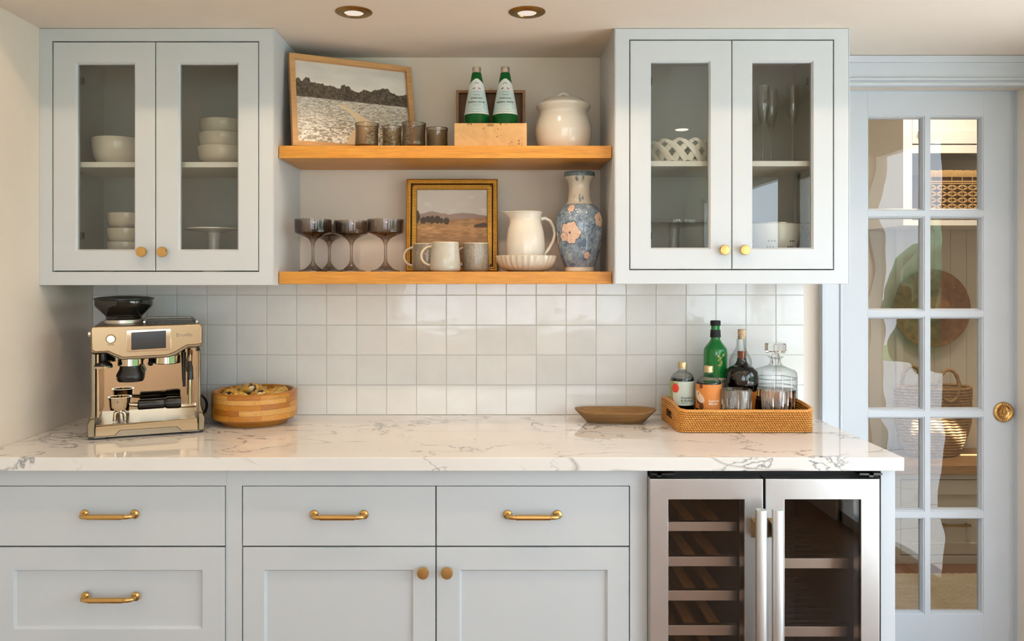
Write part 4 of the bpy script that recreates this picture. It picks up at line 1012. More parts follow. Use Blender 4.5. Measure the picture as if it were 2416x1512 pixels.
# colander
y = 2.57; k = y/F; z0 = botR+.001; cl_ = thing('colander', 'white enamel colander with wire handle on the cabinet floor', 'colander', (X(1815, y), y, z0)); ch = Z(529, y)-z0; r = 72*k
pr_ = smoothprof([(r*.40, .010), (r*.62, .018), (r*.82, ch*.42), (r*.95, ch*.75), (r, ch)], 6)
obj('body', MB().lathe([(r*.36, 0), (r*.40, .010)]+pr_+[(r-.002, ch), (r*.93, ch*.75), (r*.78, ch*.42), (r*.5, .02), (0, .014)], 56), 'ceramic', cl_, smooth=50)
obj('rim', MB().tube([(r*math.cos(a), r*math.sin(a), ch) for a in [2*PI*i/48 for i in range(48)]], .0022, 8, closed=True), 'chrome', cl_, smooth=60)
hm = MB()
for g_ in range(8):
    for (da, fz) in ((0, .62), (.10, .62), (.2, .62), (-.05, .5), (.05, .5), (.15, .5), (0, .38), (.1, .38), (.05, .27)):
        a = 2*PI*g_/8+da-.35; z = ch*fz; rr_ = interp(pr_, z)
        hm.ell((rr_*math.cos(a), rr_*math.sin(a), z), .0026, .0026, .0026, None, 8, 4)
o = obj('hole', hm, 'blackm', cl_); o['kind'] = 'stuff'
for s_ in (-1, 1):
    hp_ = [(s_*(r-.004), -.018, ch-.014), (s_*(r+.006), -.016, ch-.004), (s_*(r+.024), -.012, ch+.003), (s_*(r+.030), 0, ch+.004), (s_*(r+.024), .012, ch+.003), (s_*(r+.006), .016, ch-.004), (s_*(r-.004), .018, ch-.014)]
    obj('handle', MB().tube(hp_, .0028, 8), 'chrome', cl_, smooth=60)
# ------------------------------------------------------------------ espresso machine
th = math.radians(22); ax0, ay0 = X(214, 2.325), 2.325
MWd = .306; mcx = ax0+math.cos(th)*MWd/2; mcy = ay0+math.sin(th)*MWd/2
em = thing('espresso_machine', 'warm-tinted steel espresso machine with black bean hopper', 'coffee machine', (mcx, mcy, CT), th)
def ex(p): return (p-105)/1090*MWd-MWd/2
def ez(p): return (1418-p)*.000302
xa, xb = ex(105), ex(1195)
M['tray'] = plain('dark_tray_steel', '7d6c55', .22, 1, .15, 40)  # darker, slightly mottled steel for the drip grille
# drip tray base
b = MB()
def rr(x0, x1, y0, y1, r, z, n=5):
    o = []
    for cx_, cy_, a in ((x1-r, y0+r, -PI/2), (x1-r, y1-r, 0), (x0+r, y1-r, PI/2), (x0+r, y0+r, PI)):
        for i in range(n+1): q = a+PI/2*i/n; o.append((cx_+r*math.cos(q), cy_+r*math.sin(q), z))
    return o
bx0_, bx1_ = ex(72), ex(1218)
def wall(x0, x1, z0, z1, y0, y1, r): return MB().rings([rr(x0, x1, y0, y1, r, z0), rr(x0, x1, y0, y1, r, z0+.002), rr(x0+.001, x1-.001, y0+.001, y1-.001, r, z1-.001), rr(x0+.002, x1-.002, y0+.002, y1-.002, r, z1)], True, True, True)
obj('base', wall(bx0_, bx1_, .006, .030, -.012, .27, .022), 'shadesteel', em, smooth=40)
wings = MB()
for s_, x0_, x1_ in ((0, bx0_, ex(152)), (1, ex(1145), bx1_)):
    xo = x0_ if s_ == 0 else x1_; xi = x1_ if s_ == 0 else x0_; xt = ex(100) if s_ == 0 else ex(1180)
    sec = [(xo, .006), (xo, .045), (xo+(xt-xo)*.6, .065), (xt, .085), (xt, ez(585)), (xi, ez(585)), (xi, .006)]
    wings.prism(sec, -.012 if False else .004, .27)
    obj('side_panel', wings, 'shadesteel', em, bevel=.006); wings = MB()
    fp_ = [(xo, .006), (xo, .046), (xo+(xi-xo)*.35, .060), (xi, .062), (xi, .006)]
    obj('base_corner', MB().prism(fp_, -.014, .004), 'shadesteel', em, bevel=.005)
tray = MB().prism([(ex(153), .010), (ex(153), ez(1292)), (ex(1143), ez(1238)-.008), (ex(1143), .010), (ex(985), .010), (ex(935), .024), (ex(385), .024), (ex(335), .010)], -.020, .0)
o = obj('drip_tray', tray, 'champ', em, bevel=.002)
gm = MB().box(ex(155), ex(1142), -.012, .115, .038, .0435)
obj('drip_grille', gm, 'tray', o, bevel=.001)
gm = MB()
for k_ in range(15): gm.box(ex(200)+k_*.017, ex(200)+k_*.017+.007, .01, .10, .0432, .0442)

obj('foot', MB().box(ex(85), ex(250), -.006, .26, 0, .008).box(ex(1050), ex(1200), -.006, .26, 0, .008), 'black', em, bevel=.002)
# back panel, head
obj('back_panel', MB().box(ex(150), ex(1150), .112, .120, .040, ez(600)), 'chrome', em)
obj('rear_housing', MB().box(xa+.004, xb-.004, .1205, .285, .03, ez(560)), 'shadesteel', em, bevel=.006)
for xx in (ex(158), ex(1130)): obj('column_trim', MB().box(xx, xx+.006, .006, .112, .06, ez(600)), 'chrome', em, bevel=.001)
zt_ = ez(325)
sec = [(xa, ez(560)), (ex(112), ez(583)), (ex(150), ez(588)), (ex(255), ez(588)), (ex(330), ez(628)), (ex(400), ez(660)), (ex(850), ez(652)), (ex(930), ez(628)), (ex(1045), ez(560)), (ex(1160), ez(556)), (xb, ez(535)), (xb, zt_-.012), (xb-.010, zt_), (xa+.010, zt_), (xa, zt_-.012)]
hd = obj('head', MB().prism(sec, -.010, .270), 'shadesteel', em, bevel=.004)
# front fascia: lighter face above a chamfered edge in the shaded steel
up = 28
face = [(ex(118), ez(560)+.002), (ex(150), ez(572)), (ex(270), ez(570)), (ex(340), ez(605)), (ex(415), ez(635)), (ex(840), ez(625)), (ex(915), ez(600)), (ex(1035), ez(535)), (ex(1150), ez(530)), (ex(1188), ez(520)), (ex(1188), ez(345)), (ex(1160), ez(326)), (ex(125), ez(330)), (ex(112), ez(350))]
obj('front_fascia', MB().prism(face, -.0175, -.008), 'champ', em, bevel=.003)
yfz = -.0175
bez = MB().prism([(ex(450), ez(365)), (ex(872), ez(360)), (ex(880), ez(375)), (ex(878), ez(560)), (ex(865), ez(575)), (ex(455), ez(580)), (ex(443), ez(565)), (ex(443), ez(380))], yfz-.0035, yfz+.002)
bz = obj('screen_bezel', bez, 'chrome', em, bevel=.0015)
obj('touch_screen', MB().prism([(ex(492), ez(392)), (ex(828), ez(380)), (ex(828), ez(552)), (ex(492), ez(562))], yfz-.0045, yfz), 'screen', em, bevel=.0012)
M['silver'] = plain('satin_silver', 'd8cfc2', .3, .9)
kb = obj('power_button', MB().lathe([(.0, .005), (.0105, .005), (.0115, .004), (.0118, 0)], 28).lathe([(.0118, .0012), (.0138, .0012), (.0138, 0)], 28), 'silver', em, smooth=35, loc=(ex(298), yfz, ez(450)), rot=(PI/2, 0, 0))
obj('button_ring', MB().tube([(.0128*math.cos(a), .0128*math.sin(a), .0016) for a in [2*PI*i/32 for i in range(32)]], .0011, 6, closed=True), 'antbrass', kb)
def flat_text(s_, size, x, z, y_, mat_, parent, bold=0, name='lettering', align='CENTER', sx=1):
    me = text_mesh(s_, size, bold, align, sx); me.transform(Matrix.Rotation(PI/2, 4, 'X')); return obj(name, me, mat_, parent, loc=(x, y_, z))
flat_text('POWER', .0052, ex(298), ez(512), yfz-.0004, 'ink', em)
flat_text('Breville', .0155, ex(1010), ez(445), yfz-.0004, 'shadesteel', em, .0002)
# hopper
hx, hy, hz = ex(398), .13, zt_
hb = MB().lathe([(.052, 0), (.054, .012), (.050, .014), (.050, .018)], 40)
hp_ = obj('hopper', MB().lathe([(0, .001), (.054, .001), (.054, .011), (.051, .013), (.052, .022), (.079, .050), (.083, .056), (.083, .073), (0, .073)], 48), M['smoke'] if False else plain('smoked_hopper_plastic', '1b1915', .06, var=.1), em, smooth=35, loc=(hx, hy, hz))
obj('hopper_collar', MB().lathe([(.0545, 0), (.0565, .001), (.0565, .011), (.0545, .012)], 44), 'silver', hp_, smooth=35)
obj('hopper_lid', MB().lathe([(.084, .072), (.0865, .074), (.0865, .077), (.07, .081), (.03, .084), (0, .0845)], 48), 'black', hp_, smooth=45)
rl = MB(); zr = zt_
rl.tube([(ex(610), .05, zr+.006), (ex(610), .20, zr+.010), (ex(1150)-.012, .20, zr+.010), (ex(1165)-.006, .05, zr+.004)], .0035, 8)
obj('cup_rail', rl, 'silver', em, smooth=60)
gm = MB()
for k_ in range(16): gm.box(ex(620)+k_*.0095, ex(620)+k_*.0095+.005, .06, .18, zr, zr+.002)
obj('cup_tray_slot', gm, 'black', em)['kind'] = 'stuff'
# group head and spouts
gx = ex(478)
obj('grinder_outlet', MB().lathe([(0, ez(660)), (.035, ez(660)), (.036, ez(725)), (.0335, ez(732)), (0, ez(732))], 40, c=(gx, .035, 0)), 'chrome', em, smooth=35)
obj('grinder_cradle', MB().lathe([(.030, ez(730)), (.031, ez(760)), (.040, ez(820)), (.040, ez(850)), (.035, ez(885)), (0, ez(885))], 40, c=(gx, .035, 0)), 'black', em, smooth=40)
obj('group_head', MB().lathe([(0, ez(640)), (.037, ez(640)), (.038, ez(715)), (.036, ez(722)), (0, ez(722))], 40, c=(ex(840), .035, 0)), 'chrome', em, smooth=35)
tm = obj('tamper', MB().lathe([(.010, ez(600)), (.011, ez(660)), (.014, ez(675)), (.025, ez(700)), (.027, ez(720)), (0, ez(720))], 32, c=(ex(213), .02, 0)), 'black', em, smooth=40)
obj('tamper_disc', MB().lathe([(0, ez(718)), (.0275, ez(718)), (.0275, ez(736)), (0, ez(736))], 32, c=(ex(213), .02, 0)), 'chrome', tm, smooth=35)
obj('water_spout', MB().tube([(ex(680), .04, ez(650)), (ex(680), .04, ez(700)), (ex(672), .03, ez(722))], .008, 10), 'black', em, smooth=60)
wd = obj('steam_wand', MB().tube([(ex(1072), .03, ez(600)), (ex(1072), .012, ez(690)), (ex(1072), .008, ez(900)), (ex(1068), .006, ez(1135))], [.007, .0055, .005, .0055], 14), 'chrome', em, smooth=60)
obj('wand_grip', MB().tube([(ex(1066), .009, ez(700)), (ex(1070), .004, ez(760)), (ex(1072), .002, ez(885))], [.004, .0085, .009], 14), 'black', wd, smooth=60)
obj('hot_water_tube', MB().tube([(ex(1008), .045, ez(620)), (ex(1008), .045, ez(740)), (ex(1012), .045, ez(970))], [.007, .0055, .0042], 12), 'black', em, smooth=60)
cd = [(xb-.015+.036*math.sin(PI*i/12), .20, .078*math.cos(PI*i/12)*.5+.050) for i in range(13)]+[(xb-.03, .2, .008)]
obj('power_cord', MB().tube([tuple(q) for q in cd], .004, 8), 'black', em, smooth=60)
obj('side_knob', MB().lathe([(.008, 0), (.008, .008), (0, .009)], 20), 'silver', em, smooth=35, loc=(xa, .02, ez(408)), rot=(0, -PI/2, 0))
# portafilter resting on the drip tray
pf_ = thing('portafilter', 'chrome portafilter with black handle resting on the drip tray', 'portafilter', (mcx+math.cos(th)*ex(375)-math.sin(th)*.022, mcy+math.sin(th)*ex(375)+math.cos(th)*.022, CT+.0445), th)
c0 = ez(1155)-.0445; c1 = ez(1028)-.0445; R0 = .0305
obj('basket', MB().lathe([(0, c0), (.026, c0), (.0285, c0+.008), (R0, c1-.012), (R0+.001, c1-.004), (R0+.002, c1), (R0-.002, c1), (R0-.003, c0+.008), (0, c0+.006)], 40), 'chrome', pf_, smooth=40)
sp_ = MB(); sp_.tube([(0, 0, c0+.002), (0, 0, c0-.008)], .009, 12)
for s_ in (-1, 1): sp_.tube([(0, 0, c0-.004), (s_*.012, 0, c0-.010), (s_*.014, 0, .001)], [.006, .0062, .0052], 10)
obj('spout', sp_, 'chrome', pf_, smooth=60)
zh = ez(1118)-.0445
hx0 = (ex(480)-ex(375)); hx1 = ex(980)-ex(375)
obj('neck', MB().tube([(.026, 0, zh+.002), (hx0+.02, 0, zh)], [.005, .007], 12), 'chrome', pf_, smooth=60)
xs_ = ex(548)-ex(375)
obj('handle', MB().tube([(xs_, 0, zh), (xs_+.003, 0, zh), (xs_+.035, 0, zh), (xs_+.072, 0, zh+.001), (xs_+.074, 0, zh+.001), (xs_+.082, 0, zh+.001), (xs_+.114, 0, zh+.001), (hx1, 0, zh+.001)], [.012, .0155, .0150, .0155, .0135, .0175, .0182, .0155], 22), 'black', pf_, smooth=45)

# ------------------------------------------------------------------ stave bowl with wrapped snacks
bxc, byc = X(601.5, 2.60), 2.60; sb = thing('wooden_bowl', 'round laminated wood bowl filled with crinkled snack packets', 'bowl', (bxc, byc, CT)); BR = .134; BHt = .1065
M['bowlw'] = wood('bowl_maple', 'ac6c18', 'c4832c', 'x', .3, 1.5)
obj('body', MB().lathe([(0, .0), (.098, 0), (.102, .002), (.108, .012), (.126, .018), (.1325, .024), (.1325, BHt-.004), (BR-.006, BHt), (.121, BHt), (.118, BHt-.004), (.112, .03), (.09, .018), (0, .016)], 72), 'bowlw', sb, smooth=40)
cols_ = ['b9761c', 'c98833', 'a8641a', 'd29a4a', 'bf8028', 'b06c1c']
sm_ = [wood('bowl_stave_%s' % w_, c_, ''.join('%02x' % min(255, int(c_[i:i+2], 16)+16) for i in (0, 2, 4)), 'x', .28, 1.5) for w_, c_ in zip(('amber', 'gold', 'russet', 'straw', 'tan', 'umber'), cols_)]
zl = [.024, .041, .058, .075, .090, BHt-.0035]
for j in range(5):
    NS = 8; o0 = R.random()
    for i in range(NS):
        a0_ = 2*PI*(i+o0)/NS; a1_ = a0_+2*PI/NS-.004
        z0_, z1_ = zl[j]+.0002, zl[j+1]-.0002
        o = obj('stave', MB().lathe([(.1325, z0_), (.1342, z0_), (.1342, z1_), (.1325, z1_)], 8, a0=a0_, a1=a1_), sm_[R.randrange(6)], sb, smooth=40)
M['packet'] = None
t = NT('crinkled_snack_wrapper'); v = t.coords(); oi = t.n('ShaderNodeObjectInfo')
base = t.ramp(t.noise(v, 30, 3), [(.35, lin('c08f2f')), (.65, lin('dcb35a'))]); n_ = t.noise(v, 26, 2, .5, .6)
c = t.mix(t.ramp(n_, [(.56, (0,0,0)), (.60, (1,1,1))]), base, lin('2a1a1c')); c = t.mix(t.ramp(t.noise(v, 24, 1), [(.60, (0,0,0)), (.64, (1,1,1))]), c, lin('e8cf9c'))
M['packet'] = t.pr(c, .35, 0, t.bump(t.noise(v, 90, 3), .6, .004))
rn = random.Random(5)
names = ['at the near rim of the wooden bowl', 'highest in the pile', 'behind the dark-striped one', 'leaning on the bowl wall', 'by the machine side', 'towards the tiles', 'low in the middle', 'under the top packet', 'near the far rim', 'half buried', 'tucked at the edge']
pos = [(-.062, -.050, .082), (-.02, .0, .094), (.028, -.045, .082), (.066, -.01, .078), (-.078, .02, .080), (.0, .06, .080), (-.028, -.078, .076), (.02, .012, .074), (.055, .055, .076), (.075, -.055, .070), (-.05, .055, .078)]
for (px_, py_, pz_), nm in zip(pos, names):
    m = MB(); L_ = .040; seg = 14; rg = 10
    rot = Matrix.Rotation(rn.uniform(0, PI), 3, 'Z') @ Matrix.Rotation(rn.uniform(-.35, .35), 3, 'Y'); vv = []
    m.ell((0, 0, 0), L_, .029, .017, None, 18, 12)
    m.v = [(x*(1+.12*math.sin(y*400+px_*90)), y*(1+.15*math.sin(x*330)), z*(1+.35*math.sin(x*260+y*190))) for x, y, z in m.v]
    o = obj('snack_packet', m, 'packet', smooth=50, loc=(bxc+px_, byc+py_, CT+pz_+.012), rot=rot.to_euler()); tag(o, 'crinkled yellow snack packet '+nm, 'snack', 'snack packets in the wooden bowl')
m = MB().lathe([(0, .055), (.085, .055), (.10, .045), (.10, .03), (0, .03)], 32)
o = obj('snack_packet', m, 'packet', smooth=50, loc=(bxc, byc, CT)); tag(o, 'loose layer of packets filling the bottom of the wooden bowl', 'snack', kind='stuff')

# ------------------------------------------------------------------ carved dough bowl
t = wood('old_carved_wood', '7d5a32', 'ab834e', 'x', .65, 1.2, 1.5, .5); M['dough'] = t
def octo(hl, hw_, z, cut=.35, n=5):
    p = [(-hl, -hw_*.25), (-hl*.78, -hw_*.8), (-hl*.55, -hw_), (hl*.55, -hw_), (hl*.8, -hw_*.8), (hl, -hw_*.25), (hl, hw_*.25), (hl*.8, hw_*.8), (hl*.55, hw_), (-hl*.55, hw_), (-hl*.78, hw_*.8), (-hl, hw_*.25)]
    return [(x, y, z+(.006*(abs(x)/.132)**3 if z > .02 else 0)) for x, y in p]
db = MB().rings([octo(.088, .030, 0), octo(.094, .034, .004), octo(.129, .070, .035), octo(.132, .073, .0375), octo(.128, .070, .0392), octo(.119, .062, .0385), octo(.108, .052, .026), octo(.085, .032, .009)], True, True, True)
o = obj('dough_bowl', db, 'dough', loc=(X(1451.5, 2.60), 2.60, CT), rot=(0, 0, -.03), bevel=.002); tag(o, 'small hand-carved brown wooden dough bowl on the worktop', 'bowl')

# ------------------------------------------------------------------ rattan tray
TX0, TX1, TY0, TY1 = X(1601, 2.42), X(1924.5, 2.42), 2.42, 2.688; TH = Z(969.5, 2.42)-CT
ty = thing('rattan_tray', 'honey rattan tray holding the bottles and glasses', 'tray', ((TX0+TX1)/2, (TY0+TY1)/2, CT)); hwx, hwy = (TX1-TX0)/2, (TY1-TY0)/2
M['rattan'] = wood('honey_rattan', 'c8812e', 'e2a44e', 'x', .4, 2, 2, .3); M['rattand'] = plain('dark_rattan_core', '7a4a18', .7, var=.2, scale=60)
obj('floor_panel', MB().rings([rr(-hwx+.004, hwx-.004, -hwy+.004, hwy-.004, .03, .002), rr(-hwx+.004, hwx-.004, -hwy+.004, hwy-.004, .03, .007)], True, True, True), 'rattand', ty)
path = [Vector(p[:2]) for p in rr(-hwx, hwx, -hwy, hwy, .03, 0, 8)]
seglen = [0]
for i in range(len(path)): seglen.append(seglen[-1]+(path[(i+1) % len(path)]-path[i]).length)
def onpath(s_, inset=0):
    s_ %= seglen[-1]
    i = max(j for j in range(len(path)) if seglen[j] <= s_); a, b_ = path[i], path[(i+1) % len(path)]; t_ = (s_-seglen[i])/max(1e-9, seglen[i+1]-seglen[i]); d_ = (b_-a).normalized()
    p = a.lerp(b_, t_); nrm = Vector((d_.y, -d_.x)); return p-nrm*inset, d_, nrm
def top_at(x, y_): return TH+.012*max(0, 1-abs(y_/hwy)**2)*(1 if abs(x) > hwx-.02 else 0)
def hole(x, y_, z): return abs(x) > hwx-.02 and abs(y_) < .042 and .026 < z < .047
core = MB(); n = 150
for i in range(n):
    s0, s1 = seglen[-1]*i/n, seglen[-1]*(i+1)/n; (p0, d0, n0), (p1, d1, n1) = onpath(s0, .004), onpath(s1, .004)
    for (z0_, z1_) in (((.001, .026), (.047, top_at(p0.x, p0.y)-.003)) if hole(p0.x, p0.y, .036) else ((.001, top_at(p0.x, p0.y)-.003),)):
        q = [p0-n0*.004, p0, p1, p1-n1*.004]; core.rings([[(a.x, a.y, z0_) for a in q], [(a.x, a.y, z1_) for a in q]], True, True, True)
obj('wall_core', core, 'rattand', ty)
wv = MB(); rows_ = 10; pitch = .0076; ns = int(seglen[-1]/pitch)
for j in range(rows_):
    for i in range(ns):
        s_ = (i+.5*(j % 2))*seglen[-1]/ns; p, d_, nr_ = onpath(s_, .0012)
        tz_ = top_at(p.x, p.y); z = .0045+(tz_-.008)*j/(rows_-1)
        if hole(p.x, p.y, z): continue
        m3 = Matrix(((d_.x, nr_.x, 0), (d_.y, nr_.y, 0), (0, 0, 1))) @ Matrix.Rotation(.5, 3, 'Y')
        wv.ell((p.x, p.y, z), pitch*.60, .0028, .0034, m3, 6, 4)
        if j > 2:
            pi_, _, _ = onpath(s_, .0095); wv.ell((pi_.x, pi_.y, z), pitch*.6, .002, .003, m3, 5, 3)
o = obj('weave', wv, 'rattan', ty, smooth=70); o['kind'] = 'stuff'
rim = []; rad = []
for i in range(200):
    p, d_, nr_ = onpath(seglen[-1]*i/200, .004); rim.append((p.x, p.y, top_at(p.x, p.y)-.001)); rad.append(.0048*(1+.10*(i % 2)))
obj('rim', MB().tube(rim, rad, 8, closed=True), 'rattan', ty, smooth=70)
TZ = CT+.0072

# syrup bottles
def syrup(cx, y, pxw, top, label, paint, texts, shoulder, lab):
    k = y/F; r = pxw/2*k; h = Z(top, y)-TZ
    s_ = thing('syrup_bottle', label, 'bottle', (X(cx, y), y, TZ)); S = h/.155
    liq = [(0, .001), (r*.9, .001), (r-.001, .005), (r-.001, h*shoulder), (r*.93, h*(shoulder+.045)), (0, h*(shoulder+.045))]
    obj('liquid', MB().lathe(liq, 40), 'darkglass', s_, smooth=40)
    gp = smoothprof([(r*.95, h*shoulder+.001), (r*.93, h*(shoulder+.05)), (r*.72, h*(shoulder+.11)), (.0145, h*.855), (.0125, h*.885), (.0125, h*.93)], 5)
    obj('body', MB().lathe([(0, 0), (r*.9, 0), (r, .004), (r, h*shoulder-.004)]+gp, 40), 'clear', s_, smooth=50)
    cp_ = MB(); rc_ = .0148
    for i in range(6): pass
    cp_.lathe([(.012, h*.895), (rc_, h*.895), (rc_, h*.915), (rc_-.0008, h*.918), (rc_-.0003, h*.985), (rc_-.0015, h), (0, h)], 40)
    obj('cap', cp_, plain('pale_gold_cap', 'c5b48a', .35, .8, .05, 60), s_, smooth=35)
    fa = -PI/2-math.atan2(X(cx, y), y); sp2 = 1.9
    rf = lambda z: r; z0l, z1l = Z(lab[1], y-r)-TZ, Z(lab[0], y-r)-TZ
    wlabel(rf, z0l, z1l, fa-sp2, fa+sp2, paint, 'paper_label', s_, 120, 60, None, .0005)
    H_ = z1l-z0l
    for tx, size, fz, off_, mt in texts: wrap_text('lettering', tx, size, rf, z0l+H_*fz, fa+off_, mt, s_, .0001, 'LEFT', .001)
def p_straw(u, v):
    c = np.tile(sr('c5d0c4'), (len(u), 1)); x = (u-.5)*3.8; gr_ = x < -.72-.15*np.sin(v*3.2); c[gr_] = sr('8b9a5e'); stp = (x < -.66) & (np.abs(((x+.2)*3+v*1.6) % 1) < .12) & (v > .75); c[stp] = sr('d8e0cc')
    d_ = np.hypot((x+.62)/.34, (v-.72)/.20); c[d_ < 1] = sr('cf3a22'); lf_ = (v > .86) & (v < .97) & (np.abs(x+.55) < .22) & (np.sin(x*40) > .2); c[lf_] = sr('6f8b4a')
    st_ = (v < .34) & (v < .36-(x+1.0)*.9+.0) & (x < -.55) & (x > -1.0); c[st_] = sr('c9452e'); return c
def p_esp(u, v):
    c = np.tile(sr('d4843c'), (len(u), 1)); x = (u-.5)*3.8; dk_ = (np.hypot((x+.75)/.42, (v-.36)/.17) < 1) | (np.hypot((x+.62)/.16, (v-.94)/.12) < 1) | (np.hypot((x+.6)/.2, (v-.1)/.14) < 1); c[dk_] = sr('5d3420')
    m_ = np.hypot((x+.85)/.52, (v-.50+(x+.85)*.28)/.20) < 1; c[m_] = sr('eed5ba'); c[np.hypot((x+.88)/.05, (v-.62)/.04) < 1] = sr('553322'); return c
M['inkw'] = plain('white_ink', 'f4e6d8', .6)
syrup(1610, 2.55, 56, 853.5, 'strawberry and rhubarb syrup bottle with pale green label', p_straw, (('WILD ROOTS', .0036, .38, -.05, 'ink'), ('Strawberry', .0098, .285, -.12, 'ink'), ('& Rhubarb', .0098, .165, -.12, 'ink'), ('cocktail mixer', .0036, .10, -.12, 'ink'))[1:], .70, (900.5, 957))
syrup(1672, 2.50, 58.5, 862.5, 'espresso syrup bottle with orange label beside the cut glass', p_esp, (('Espresso', .0100, .315, .0, 'inkw'), ('Martini', .0100, .20, .0, 'inkw')), .685, (908, 967))

# tall green whisky bottle
y = 2.63; k = y/F
def zz(p): return Z(p, y)-TZ
gb = thing('whisky_bottle', 'tall green whisky bottle with black neck and gold stag', 'bottle', (X(1688, y), y, TZ)); r = 27.5*k
gp = smoothprof([(r*.95, 0), (r, .006), (r, zz(860)), (r*.98, zz(828)), (r*.86, zz(818)), (r*.52, zz(806)), (.0150, zz(797)), (.0140, zz(768))], 5)
obj('body', MB().lathe([(0, 0)]+gp+[(0, zz(768))], 48), plain('bright_green_glass', '1c8a3c', .05, 0, .12, 6, Transmission_Weight=.35), gb, smooth=50)
obj('neck_sleeve', MB().lathe([(.0178, zz(795)), (.0172, zz(793)), (.0160, zz(778)), (.0150, zz(777.5))], 32), 'blackm', gb, smooth=35)
obj('stopper', MB().lathe([(.014, zz(768)), (.0165, zz(768)), (.0165, zz(757)), (.015, zz(756)), (0, zz(756))], 32), 'blackm', gb, smooth=35)
fa = -PI/2-math.atan2(X(1688, y), y)
rf = lambda z: r
def on(x_, py_): z = zz(py_); a = fa+x_*k/r; return ((r+.0012)*math.cos(a), (r+.0012)*math.sin(a), z)
stag = MB()
for ln_ in ([(6, 868), (10, 867), (13, 864), (14, 859), (12, 856), (14, 852), (16, 848)], [(6, 868), (11, 869), (15, 868), (16, 862), (15, 857)], [(10, 856), (6, 858), (8, 854), (12, 852)], [(13, 851), (9, 848), (6, 843)], [(9, 848), (5, 848)], [(8, 845), (10, 841)], [(16, 848), (20, 845), (22, 840)], [(20, 845), (23, 846)], [(19, 846), (18, 841)]):
    stag.tube([on(x_-1, p_-9) for x_, p_ in ln_], .0010, 5)
obj('stag_emblem', stag, 'gold', gb)
wlabel(rf, zz(968), zz(888), fa-1.3, fa+1.3, lambda u, v: lerp(sr('b9b09b'), sr('c9c2ae'), v), 'paper_label', gb, 30, 10, None, .0006)
wrap_text('lettering', 'Glenfiddich', .013, rf, zz(899), fa+.42, 'ink', gb, .0002, eps=.0012)

# dark brandy bottle with cork
y = 2.568; k = y/F
db_ = thing('brandy_bottle', 'dark round-shouldered bottle with cork and orange label', 'bottle', (X(1750, y), y, TZ)); r = 38.5*k
bp_ = smoothprof([(r*.62, 0), (r*.66, .004), (r*.85, zz(925)), (r*.985, zz(905)), (r, zz(890)), (r*.93, zz(876)), (r*.72, zz(866)), (r*.42, zz(859)), (.0155, zz(851)), (.0145, zz(845))], 5)
obj('liquid', MB().lathe([(0, .001)]+[(a-.0006, b_+.0003) for a, b_ in bp_]+[(0, zz(845))], 44), 'darkglass', db_, smooth=50)
obj('neck_liquid', MB().lathe([(0, zz(846)), (.0115, zz(846)), (.0125, zz(827.5)), (0, zz(827.5))], 32), plain('brown_spirit', '6d3018', .08, var=.1), db_, smooth=40)
obj('body', MB().lathe([(0, 0)]+bp_+[(.0150, zz(830)), (.0135, zz(810)), (.0130, zz(793))], 40), 'clear', db_, smooth=50)
obj('cork', MB().lathe([(.0115, zz(800)), (.0115, zz(790)), (.0125, zz(789)), (.0125, zz(778)), (.0115, zz(777)), (0, zz(777))], 28), plain('pale_cork', 'c3a888', .8, var=.15, scale=200), db_, smooth=35)
fa = -PI/2-math.atan2(X(1750, y), y)
rf = lambda z: interp(bp_, z)
wlabel(rf, zz(972), zz(916), fa-.55, fa+.75, lambda u, v: lerp(sr('d9cab4'), sr('e4dac8'), v), 'paper_label', db_, 30, 20, None, .0008)
wlabel(rf, zz(966), zz(920), fa+.76, fa+2.2, lambda u, v: lerp(sr('d2741c'), sr('dd8228'), v), 'orange_label', db_, 30, 20, None, .0008)
wrap_text('lettering', 'COGNAC', .0062, rf, zz(925), fa+.05, 'ink', db_, .0002, eps=.0012)
# clear bottle behind
y = 2.652; k = y/F
cbt = thing('clear_bottle', 'clear round-shouldered bottle half hidden behind the dark one', 'bottle', (X(1747, y), y, TZ)); r = 26*k
cp_ = smoothprof([(r*.95, 0), (r, .004), (r, zz(862)), (r*.94, zz(846)), (r*.72, zz(834)), (r*.45, zz(822)), (r*.36, zz(812)), (r*.34, zz(800))], 5)
obj('body', MB().lathe([(0, 0)]+cp_, 40), 'clear', cbt, smooth=50)
wlabel(lambda z: interp(cp_, z), zz(960), zz(868), -PI/2-1.2, -PI/2+.6, lambda u, v: lerp(sr('cfc6b8'), sr('d8d0c4'), v), 'paper_label', cbt, 20, 8, None, .0006)
obj('stopper', MB().lathe([(.010, zz(801)), (.010, zz(797)), (0, zz(797))], 24), 'clear', cbt)

# decanter
y = 2.594; k = y/F
dc = thing('decanter', 'square-cut crystal decanter with faceted stopper and amber spirit', 'decanter', (X(1829.5, y), y, TZ)); r = 44.5*k
def sq(rad, z, p=5, n=48):
    o = []
    for i in range(n):
        a = 2*PI*i/n+PI/n; c_, s_ = math.cos(a), math.sin(a); q = (abs(c_)**p+abs(s_)**p)**(-1/p); o.append((rad*q*c_*.99, rad*q*s_*.99, z))
    return o
rot_ = .12
ring_ = [sq(r*.96, 0, 3.2), sq(r, .004, 3.2), sq(r, zz(942), 3.2), sq(r*.95, zz(940), 3.2), sq(r, zz(938), 3.2), sq(r, zz(912), 3.2), sq(r*.945, zz(910), 3.2), sq(r, zz(908), 3.2), sq(r, zz(893), 3.2), sq(r*.945, zz(891), 3.2), sq(r, zz(889), 3.2), sq(r*.98, zz(876), 3.2), sq(r*.9, zz(871), 3), sq(r*.62, zz(866), 2.4), sq(r*.36, zz(861), 2), sq(r*.27, zz(853), 2), sq(r*.27, zz(846), 2), sq(r*.40, zz(842), 2), sq(r*.40, zz(840), 2)]
b = MB().rings(ring_, True, True, False)
